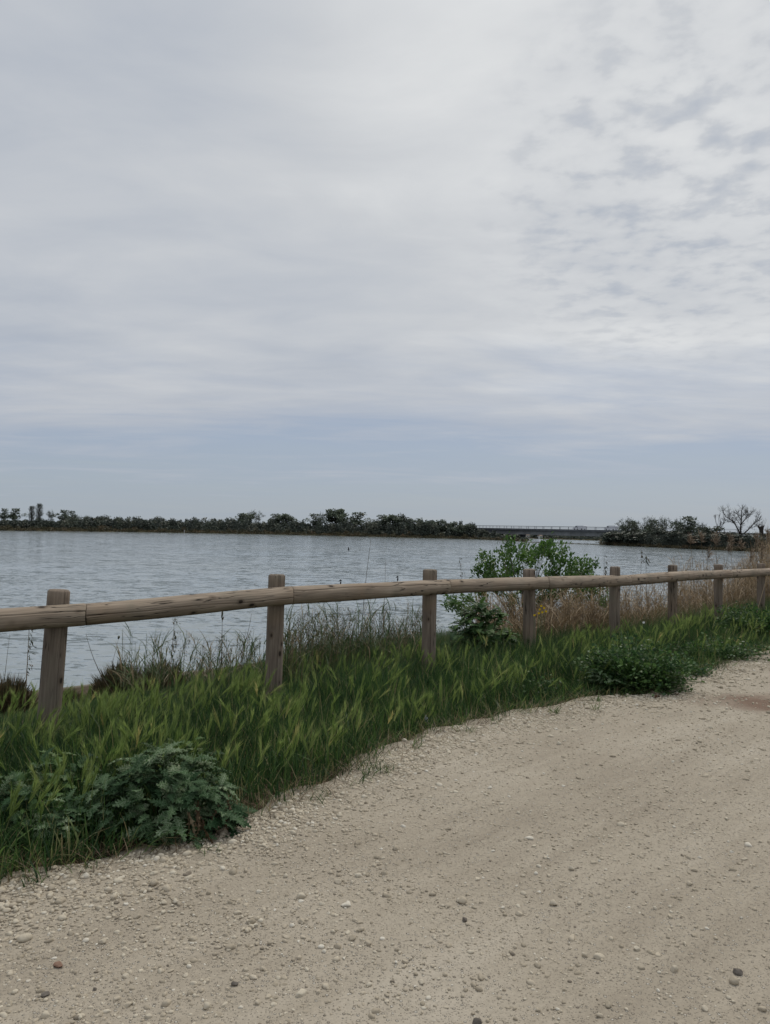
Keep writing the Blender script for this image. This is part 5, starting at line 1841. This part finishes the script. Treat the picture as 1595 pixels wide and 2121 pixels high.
DECK, UNDER = 2.85, 0.38
m_ = MB()
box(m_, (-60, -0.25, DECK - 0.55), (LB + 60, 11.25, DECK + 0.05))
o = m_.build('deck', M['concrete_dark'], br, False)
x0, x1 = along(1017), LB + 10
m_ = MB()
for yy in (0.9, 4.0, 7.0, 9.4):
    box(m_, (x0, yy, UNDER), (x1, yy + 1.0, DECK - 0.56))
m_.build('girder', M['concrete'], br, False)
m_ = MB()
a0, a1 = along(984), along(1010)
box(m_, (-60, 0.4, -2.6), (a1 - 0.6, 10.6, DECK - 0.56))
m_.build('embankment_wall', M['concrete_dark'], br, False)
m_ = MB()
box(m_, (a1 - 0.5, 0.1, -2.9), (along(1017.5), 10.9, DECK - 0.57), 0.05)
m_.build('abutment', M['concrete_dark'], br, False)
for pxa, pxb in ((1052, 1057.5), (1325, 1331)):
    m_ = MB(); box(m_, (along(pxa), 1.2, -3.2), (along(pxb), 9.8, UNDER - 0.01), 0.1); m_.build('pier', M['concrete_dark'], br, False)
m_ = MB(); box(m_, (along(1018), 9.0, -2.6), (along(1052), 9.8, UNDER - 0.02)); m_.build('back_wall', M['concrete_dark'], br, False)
for yy in (0.0, 10.8):
    m_ = MB()
    for zz_ in (DECK + 1.28, DECK + 0.75):
        box(m_, (-30, yy, zz_), (LB + 30, yy + 0.12, zz_ + (0.12 if zz_ > DECK + 1 else 0.06)))
    box(m_, (-30, yy - 0.05, DECK + 0.055), (LB + 30, yy + 0.28, DECK + 0.26))
    for k in np.arange(-30, LB + 30, 5.0):
        box(m_, (k, yy + 0.01, DECK + 0.25), (k + 0.13, yy + 0.13, DECK + 1.29))
    m_.build('railing', M['steel'], br, False)


def van(label, pxa, pxb, H):
    a_, b_2 = along(pxa), along(pxb)
    L = b_2 - a_
    c = A + dv * a_ + np.array([-dv[1], dv[0], 0]) * 3.2
    v = thing('van', label, 'van', (c[0], c[1], DECK + 0.051), ANG, group='vans on the bridge')
    prof = [(0.0, .35), (0.0, .85), (.10, 1.05), (.30, H * .97), (.36, H), (.98, H), (1.0, H * .96), (1.0, .35)]
    n = len(prof)
    V = []
    for yy, ins in ((0, 0), (1.9, 0)):
        V += [[p * L, yy, z] for p, z in prof]
    m_ = MB()
    m_.add(V, [[list(range(n))[::-1], list(range(n, 2 * n))], [[i, (i + 1) % n, n + (i + 1) % n, n + i] for i in range(n)]])
    m_.build('body', M['van'], v, False)
    m_ = MB()
    m_.add([[.11 * L, .2, 1.10], [.285 * L, .2, H * .93], [.285 * L, 1.7, H * .93], [.11 * L, 1.7, 1.10]] + [[.115 * L - .03, .2, 1.12], [.285 * L - .03, .2, H * .93 + .02], [.285 * L - .03, 1.7, H * .93 + .02], [.115 * L - .03, 1.7, 1.12]],
           [[[4, 5, 6, 7], [0, 3, 2, 1]], [[0, 1, 5, 4], [2, 3, 7, 6]]])
    m_.build('windscreen', M['glass'], v, False)
    m_ = MB(); box(m_, (.25 * L, -0.02, H * .6), (.40 * L, 0.004, H * .88)); m_.build('side_window', M['glass'], v, False)
    for fx in (.18, .82):
        for yy in (-0.02, 1.72):
            m_ = MB(); tubes(m_, np.array([[[fx * L, yy, .32], [fx * L, yy + .2, .32]]]), np.array([[.32, .32]]), 14); m_.build('wheel', M['tyre'], v)
    return v


van('pale grey van driving left on the middle of the bridge', 1175, 1198, 1.85)
van('pale boxy van near the right end of the bridge by the trees', 1240.5, 1263, 2.0)


def house(label, px, wpx, top, table, back, mat='house'):
    p = shore(px, table, back)
    w = wpx / F * p[1]
    zt = 1.6 - (top - horizon(px)) / F * p[1]
    H = max(2.2, zt - p[2])
    h = thing('house', label, 'house', p, 0.12, group='white houses on the far shores')
    m_ = MB(); box(m_, (-w / 2, 0, -0.2), (w / 2, 5, H * .72)); m_.build('wall', M[mat], h, False)
    m_ = MB()
    m_.add([[-w * .55, -.3, H * .72], [w * .55, -.3, H * .72], [w * .55, 5.3, H * .72], [-w * .55, 5.3, H * .72], [-w * .55, 2.5, H], [w * .55, 2.5, H]],
           [[[0, 1, 5, 4], [2, 3, 4, 5], [0, 3, 2, 1]], [[0, 4, 3], [1, 2, 5]]])
    m_.build('roof', M['roof'], h, False)
    for k in (-.25, .2):
        m_ = MB(); box(m_, (w * k, -.03, H * .3), (w * (k + .1), .02, H * .55)); m_.build('window', M['glass'], h, False)


house('small white house half hidden by trees on the left shore', 193, 5, 1073, LEFT, 24)
house('low white house in the scrub just right of the left shore house', 222, 6, 1079, LEFT, 14)
house('white house low behind the flat part of the left shore', 412, 9, 1083, LEFT, 22)
house('white house seen under the bridge, the left of two', 1094, 7, 1106, BACK, 1.0)
house('white house seen under the bridge, the right of two', 1121, 6, 1107.5, BACK, 1.0)

# little marker posts at the waterlines
def marker(label, px, py0, py1, table, r=0.12):
    p = shore(px, table, -1.0)
    k = 1.6 - (py1 - horizon(px)) / F * p[1]
    m_ = MB()
    L = k - WATER_Z
    tubes(m_, np.array([[[0, 0, -.6], [0, 0, L * .9], [0, 0, L]]]), np.array([[r, r, r * .6]]), 8)
    o = m_.build('marker_post', M['house'])
    o.location = (p[0], p[1], WATER_Z)
    tag(o, label, 'post', 'pale marker posts at the far waterlines')


marker('pale marker post at the waterline of the low left shore', 381.5, 1104, 1097.5, LEFT)
marker('pale marker post at the waterline of the right bank', 1247.8, 1129, 1121, RIGHT)

# ------------------------------------------------------------------ buoy and water birds
p = at_plane(722, 1139.6, WATER_Z)
u_ = p[1] / F
m_ = MB()
prof = [(-.3, 1.6), (0, 1.85), (1.2, 1.95), (1.7, 1.5), (2.6, 1.2), (4.2, .95), (5.6, .8), (6.4, .55), (6.7, .2)]
tubes(m_, np.array([[[0, 0, z * u_] for z, _ in prof]]), np.array([[r * u_ for _, r in prof]]), 14)
o = m_.build('buoy', M['black'])
o.location = (p[0], p[1], WATER_Z)
tag(o, 'small dark conical buoy far out alone on the open water', 'buoy')


def bird(label, px, ytop, ywater, face, lean, white=False):
    p = at_plane(px, ywater, WATER_Z)
    u_ = p[1] / F                    # metres per photo pixel at that distance
    b_ = thing('water_bird', label, 'bird', (p[0], p[1], WATER_Z), group='dark water birds beyond the rail')
    h = (ywater - ytop) * u_
    f = face
    path = [(-f * 9.5, 2.4, .3), (-f * 7.5, 2.6, 1.6), (-f * 4, 2.2, 3.0), (0, 1.8, 3.4), (f * 2.6, 2.6, 2.7), (f * 3.4, 4.6, 1.8)]
    hx = f * 3.2 + lean
    hp = h / u_
    path += [(f * 3.3 + lean * .4, hp * .50, 1.5), (f * 3.1 + lean * .7, hp * .72, 1.45), (hx, hp * .86, 1.8), (hx + f * .9, hp * .92, 2.0), (hx + f * 2.4, hp * .88, 1.3), (hx + f * 3.4, hp * .83, .6), (hx + f * 5.0, hp * .77, .2)]
    m_ = MB()
    tubes(m_, np.array([[[x * u_ - hx * u_, 0, z * u_] for x, z, _ in path]]), np.array([[r * u_ for _, _, r in path]]), 12)
    m_.build('body', M['black'], b_)
    if white:
        m_ = MB()
        c = np.array([(-f * 2 - hx) * u_, -1.0 * u_, 5.2 * u_])
        tubes(m_, np.array([[c + np.array([f * 3 * u_, 0, -3 * u_]), c, c + np.array([-f * 3 * u_, 0, .4 * u_]), c + np.array([-f * 6 * u_, 0, -1.6 * u_])]]), np.array([[1.5, 2.4, 1.9, .3]]) * u_, 10)
        m_.build('wing', M['white'], b_)


bird('black bird with hooked bill facing left, its head and neck above the rail', 824, 1193, 1211, -1, 1.0)
bird('black and white bird leaning, only its top showing over the rail', 706, 1200, 1222, -1, 2.0, True)

# ------------------------------------------------------------------ pebbles
def ico(sub):
    t = (1 + 5 ** .5) / 2
    v = [[-1, t, 0], [1, t, 0], [-1, -t, 0], [1, -t, 0], [0, -1, t], [0, 1, t], [0, -1, -t], [0, 1, -t], [t, 0, -1], [t, 0, 1], [-t, 0, -1], [-t, 0, 1]]
    f = [[0, 11, 5], [0, 5, 1], [0, 1, 7], [0, 7, 10], [0, 10, 11], [1, 5, 9], [5, 11, 4], [11, 10, 2], [10, 7, 6], [7, 1, 8], [3, 9, 4], [3, 4, 2], [3, 2, 6], [3, 6, 8], [3, 8, 9], [4, 9, 5], [2, 4, 11], [6, 2, 10], [8, 6, 7], [9, 8, 1]]
    v = [np.array(a) / np.linalg.norm(a) for a in v]
    for _ in range(sub):
        c, nf = {}, []
        def mid(a, b):
            k = (min(a, b), max(a, b))
            if k not in c:
                q = v[a] + v[b]; v.append(q / np.linalg.norm(q)); c[k] = len(v) - 1
            return c[k]
        for a, b, d_ in f:
            x, y_, z_ = mid(a, b), mid(b, d_), mid(d_, a)
            nf += [[a, x, z_], [b, y_, x], [d_, z_, y_], [x, y_, z_]]
        f = nf
    return np.array(v), np.array(f)


def stone_shape(sub, seed):
    g = np.random.default_rng(seed)
    v, f = ico(sub)
    k = g.normal(size=(5, 3)) * 1.6
    ph = g.uniform(0, 6, 5)
    d = sum(np.sin(v @ k[i] + ph[i]) for i in range(5)) * 0.075
    v = v * (1 + d)[:, None]
    # facet: clip with a few planes
    for _ in range(5):
        nrm = g.normal(size=3); nrm /= np.linalg.norm(nrm)
        lim = g.uniform(0.62, 0.9)
        dd = v @ nrm
        v = v - np.maximum(dd - lim, 0)[:, None] * nrm[None] * 0.9
    return v, [f], v[:, :2]


SH1 = [stone_shape(2, i) for i in range(8)]
SH0 = [stone_shape(1, 50 + i) for i in range(8)]


def put_stones(mb, x, y, r, shapes, sink=0.25, rndv=None, flat=(0.5, 0.85)):
    n = len(x)
    z = path_z(x, y)
    which = RNG.integers(0, len(shapes), n)
    rn = RNG.uniform(0, 1, n) if rndv is None else rndv
    for w in range(len(shapes)):
        k = which == w
        if not k.any():
            continue
        m = k.sum()
        a = RNG.uniform(0, 2 * pi, m)
        tl = RNG.normal(0, 0.25, m)
        rot = np.zeros((m, 3, 3))
        rot[:, 0, 0] = np.cos(a); rot[:, 0, 1] = -np.sin(a); rot[:, 1, 0] = np.sin(a); rot[:, 1, 1] = np.cos(a); rot[:, 2, 2] = 1
        tr = np.zeros((m, 3, 3))
        tr[:, 0, 0] = 1; tr[:, 1, 1] = np.cos(tl); tr[:, 1, 2] = -np.sin(tl); tr[:, 2, 1] = np.sin(tl); tr[:, 2, 2] = np.cos(tl)
        fz = RNG.uniform(*flat, m)
        sc = np.stack([r[k] * RNG.uniform(0.95, 1.35, m), r[k] * RNG.uniform(0.7, 1.0, m), r[k] * fz], 1)
        pos = np.stack([x[k], y[k], z[k] + sc[:, 2] * (1 - 2 * sink) * RNG.uniform(0.2, 1.0, m)], 1)
        v, f, uv = shapes[w]
        scatter(mb, v, f, pos, rot @ tr, sc, rn[k], uv)


def path_samples(n, y0, y1, pad=0.3):
    y = (RNG.uniform(0, 1, n) * (y1 ** 2 - y0 ** 2) + y0 ** 2) ** .5
    x = y * RNG.uniform(-0.5006 - pad, 0.5006 + pad, n)
    s, t = st(x, y)
    k = s < s_edge(t) + 0.05
    return x[k], y[k], s[k], t[k]


mb = MB()
# fine grit everywhere near
x, y, s, t = path_samples(78000, 2.0, 7.0)
ed = s_edge(t)
patch = 0.5 + 0.5 * wob(x * 1.1, y * 1.1, 1.5)
edge = np.exp(-((s - ed) / 0.55) ** 2)
left = np.clip((0.35 - x) / 1.1, 0, 1) * np.clip((4.4 - y) / 1.2, 0, 1)
pr = 0.18 + 0.34 * patch ** 2 + 0.6 * edge + 0.55 * left
k = RNG.uniform(0, 1, len(x)) < pr
x, y = x[k], y[k]
put_stones(mb, x, y, np.exp(RNG.normal(math.log(0.0045), 0.42, len(x))), SH0, 0.35)
# pebbles
x, y, s, t = path_samples(19500, 2.0, 8.0)
ed = s_edge(t)
patch = 0.5 + 0.5 * wob(x * 1.1 + 5, y * 1.1, 1.5)
edge = np.exp(-((s - ed - 0.0) / 0.6) ** 2)
left = np.clip((0.3 - x) / 1.0, 0, 1) * np.clip((4.4 - y) / 1.2, 0, 1) * (0.35 + 0.65 * (wob(x, y, 2.6) > -0.1))
k = RNG.uniform(0, 1, len(x)) < 0.07 + 0.20 * patch ** 3 + 0.32 * edge + 0.75 * left
x, y = x[k], y[k]
put_stones(mb, x, y, np.clip(np.exp(RNG.normal(math.log(0.0080), 0.40, len(x))), 0.004, 0.022), SH1, 0.40)
# farther along the track
x, y, s, t = path_samples(38000, 7.0, 17.0, 0.2)
ed = s_edge(t)
edge = np.exp(-((s - ed) / 0.9) ** 2)
patch = 0.5 + 0.5 * wob(x * .8, y * .8, 1.3)
k = RNG.uniform(0, 1, len(x)) < 0.10 + 0.25 * patch ** 2 + 0.75 * edge
x, y = x[k], y[k]
put_stones(mb, x, y, np.exp(RNG.normal(math.log(0.0105), 0.40, len(x))), SH0, 0.25)
# ridge of pale crushed stone pushed up along the grass
t = RNG.uniform(-2.6, 15, 26000); s = s_edge(t) - np.abs(RNG.normal(0, 0.22, len(t))) + 0.03
k = RNG.uniform(0, 1, len(t)) < 0.35 + 0.65 * (wob(t * 1.2, s, 2.0) > 0.0)
s, t = s[k], t[k]
x, y = xy(s, t)
k = in_view(x, y, 0.15); x, y = x[k], y[k]
put_stones(mb, x, y, np.exp(RNG.normal(math.log(0.0068), 0.42, len(x))), SH0, 0.25, rndv=RNG.uniform(0.3, 1.0, len(x)))
tag(mb.build('loose_gravel', M['pebble'], smooth=True), 'loose pale gravel and pebbles strewn over the track', 'gravel', kind='stuff')


def stone(label, px, py, wpx, mat, name='stone', group=None, flat=.75, seed=0, sub=3):
    p = at_plane(px, py, 0.0)
    p[2] = float(path_z(p[0], p[1]))
    r = wpx / 2 / F * p[1]
    v, f, uv = stone_shape(sub, 300 + seed)
    m_ = MB(); m_.add(v * np.array([r, r * .8, r * flat]), f, np.concatenate([uv, np.full((len(v), 1), .25 + .6 * ((seed * .37) % 1))], 1))
    o = m_.build(name, M[mat])
    o.location = (p[0], p[1], p[2] + r * flat * .45)
    o.rotation_euler = (0, 0, seed * 1.3)
    return tag(o, label, 'stone', group)


stone('dark grey rounded stone cut by the bottom edge of the photo', 989, 2116, 26, 'rock', seed=1, flat=1.0)
stone('reddish brown pebble among pale ones at the lower left', 121, 2007, 19, 'red_rock', seed=2)
stone('small blackish flat stone nearest the bottom left corner', 94, 2066, 18, 'rock', seed=3, flat=.45)
stone('dark stone chip at the lower left, right of the reddish pebble', 196, 2056, 10, 'rock', seed=4)
stone('dark grey chip between pale pebbles left of the bottom centre', 486, 2043, 15, 'rock', seed=5)
stone('small dark stone in the middle of the track below the thistles', 962, 1904, 13, 'rock', seed=6)
stone('brownish dark lump of stone near the lower right of the track', 1529, 2016, 22, 'rock', seed=7, flat=.6)
big = [(345, 2084, 22), (428, 2091, 20), (130, 1972, 14), (212, 1957, 17), (93, 2111, 20), (318, 1835, 18), (340, 1875, 13), (338, 1895, 12), (957, 1867, 20), (1145, 1866, 18), (820, 1760, 14), (545, 2010, 13),
       (624, 1861, 20), (762, 1952, 16), (1076, 1888, 14), (1320, 1960, 15), (1212, 1967, 13), (1396, 2005, 18), (1520, 2035, 24), (1243, 2102, 14), (1460, 2090, 15), (1580, 2092, 16), (1428, 1824, 14), (1184, 1799, 14),
       (182, 1806, 12), (203, 1785, 13), (383, 1741, 11), (620, 1984, 13), (260, 2030, 15), (560, 1955, 14), (700, 1830, 16), (952, 1865, 14), (40, 1868, 16), (160, 1840, 14), (30, 2060, 15), (225, 1850, 14)]
for i, (a, b, w) in enumerate(big):
    stone('larger pale pebble lying proud of the finer gravel', a, b, w, 'pebble', 'pebble', 'larger pale pebbles on the track', .7, 20 + i, 2)

# litter: a pale scrap, curled brown leaves and a bit of bark
m_ = MB()
n = 7
X_, Y_ = np.meshgrid(np.linspace(-.016, .016, n), np.linspace(-.022, .022, n))
grid(m_, X_, Y_, 0.010 * np.sin(X_ * 220 + 1) * np.cos(Y_ * 160) + 0.012 * np.sin(X_ * 110 + Y_ * 135))
o = m_.build('litter_scrap', M['scrap'])
p = at_plane(882, 1489, 0.02)
o.location = p; o.rotation_euler = (0.9, 0.5, .4)
sol = o.modifiers.new('thickness', 'SOLIDIFY'); sol.thickness = 0.0015
tag(o, 'crumpled pale scrap of litter caught in the grass edge below the third post', 'litter')


def curl_leaf(label, px, py, wpx, seed):
    p = at_plane(px, py, 0.0)
    w = wpx / F * p[1]
    m_ = MB()
    X_, Y_ = np.meshgrid(np.linspace(-.5, .5, 11), np.linspace(-.5, .5, 5))
    taper = np.sqrt(np.clip(1 - (2 * X_) ** 2, 0.02, 1))
    grid(m_, X_ * w, Y_ * w * .4 * taper, w * (.10 + .5 * (Y_ * taper) ** 2 + .10 * np.sin(X_ * 5 + seed)))
    o = m_.build('dead_leaf', M['rust'])
    sol = o.modifiers.new('thickness', 'SOLIDIFY'); sol.thickness = 0.003
    o.location = (p[0], p[1], float(path_z(p[0], p[1]))); o.rotation_euler = (0, 0, seed * .5 - .3)
    tag(o, label, 'dead leaf', 'dead leaves on the gravel by the mallow bush')


curl_leaf('curled brown dead leaf tucked under the right of the wide mallow bush', 1392, 1426, 20, 1)
curl_leaf('dark brown dead leaf against the front foot of the wide mallow bush', 1362, 1446, 18, 2)
curl_leaf('small curled brown leaf lying out on the gravel right of the wide mallow bush', 1402, 1441, 17, 3)
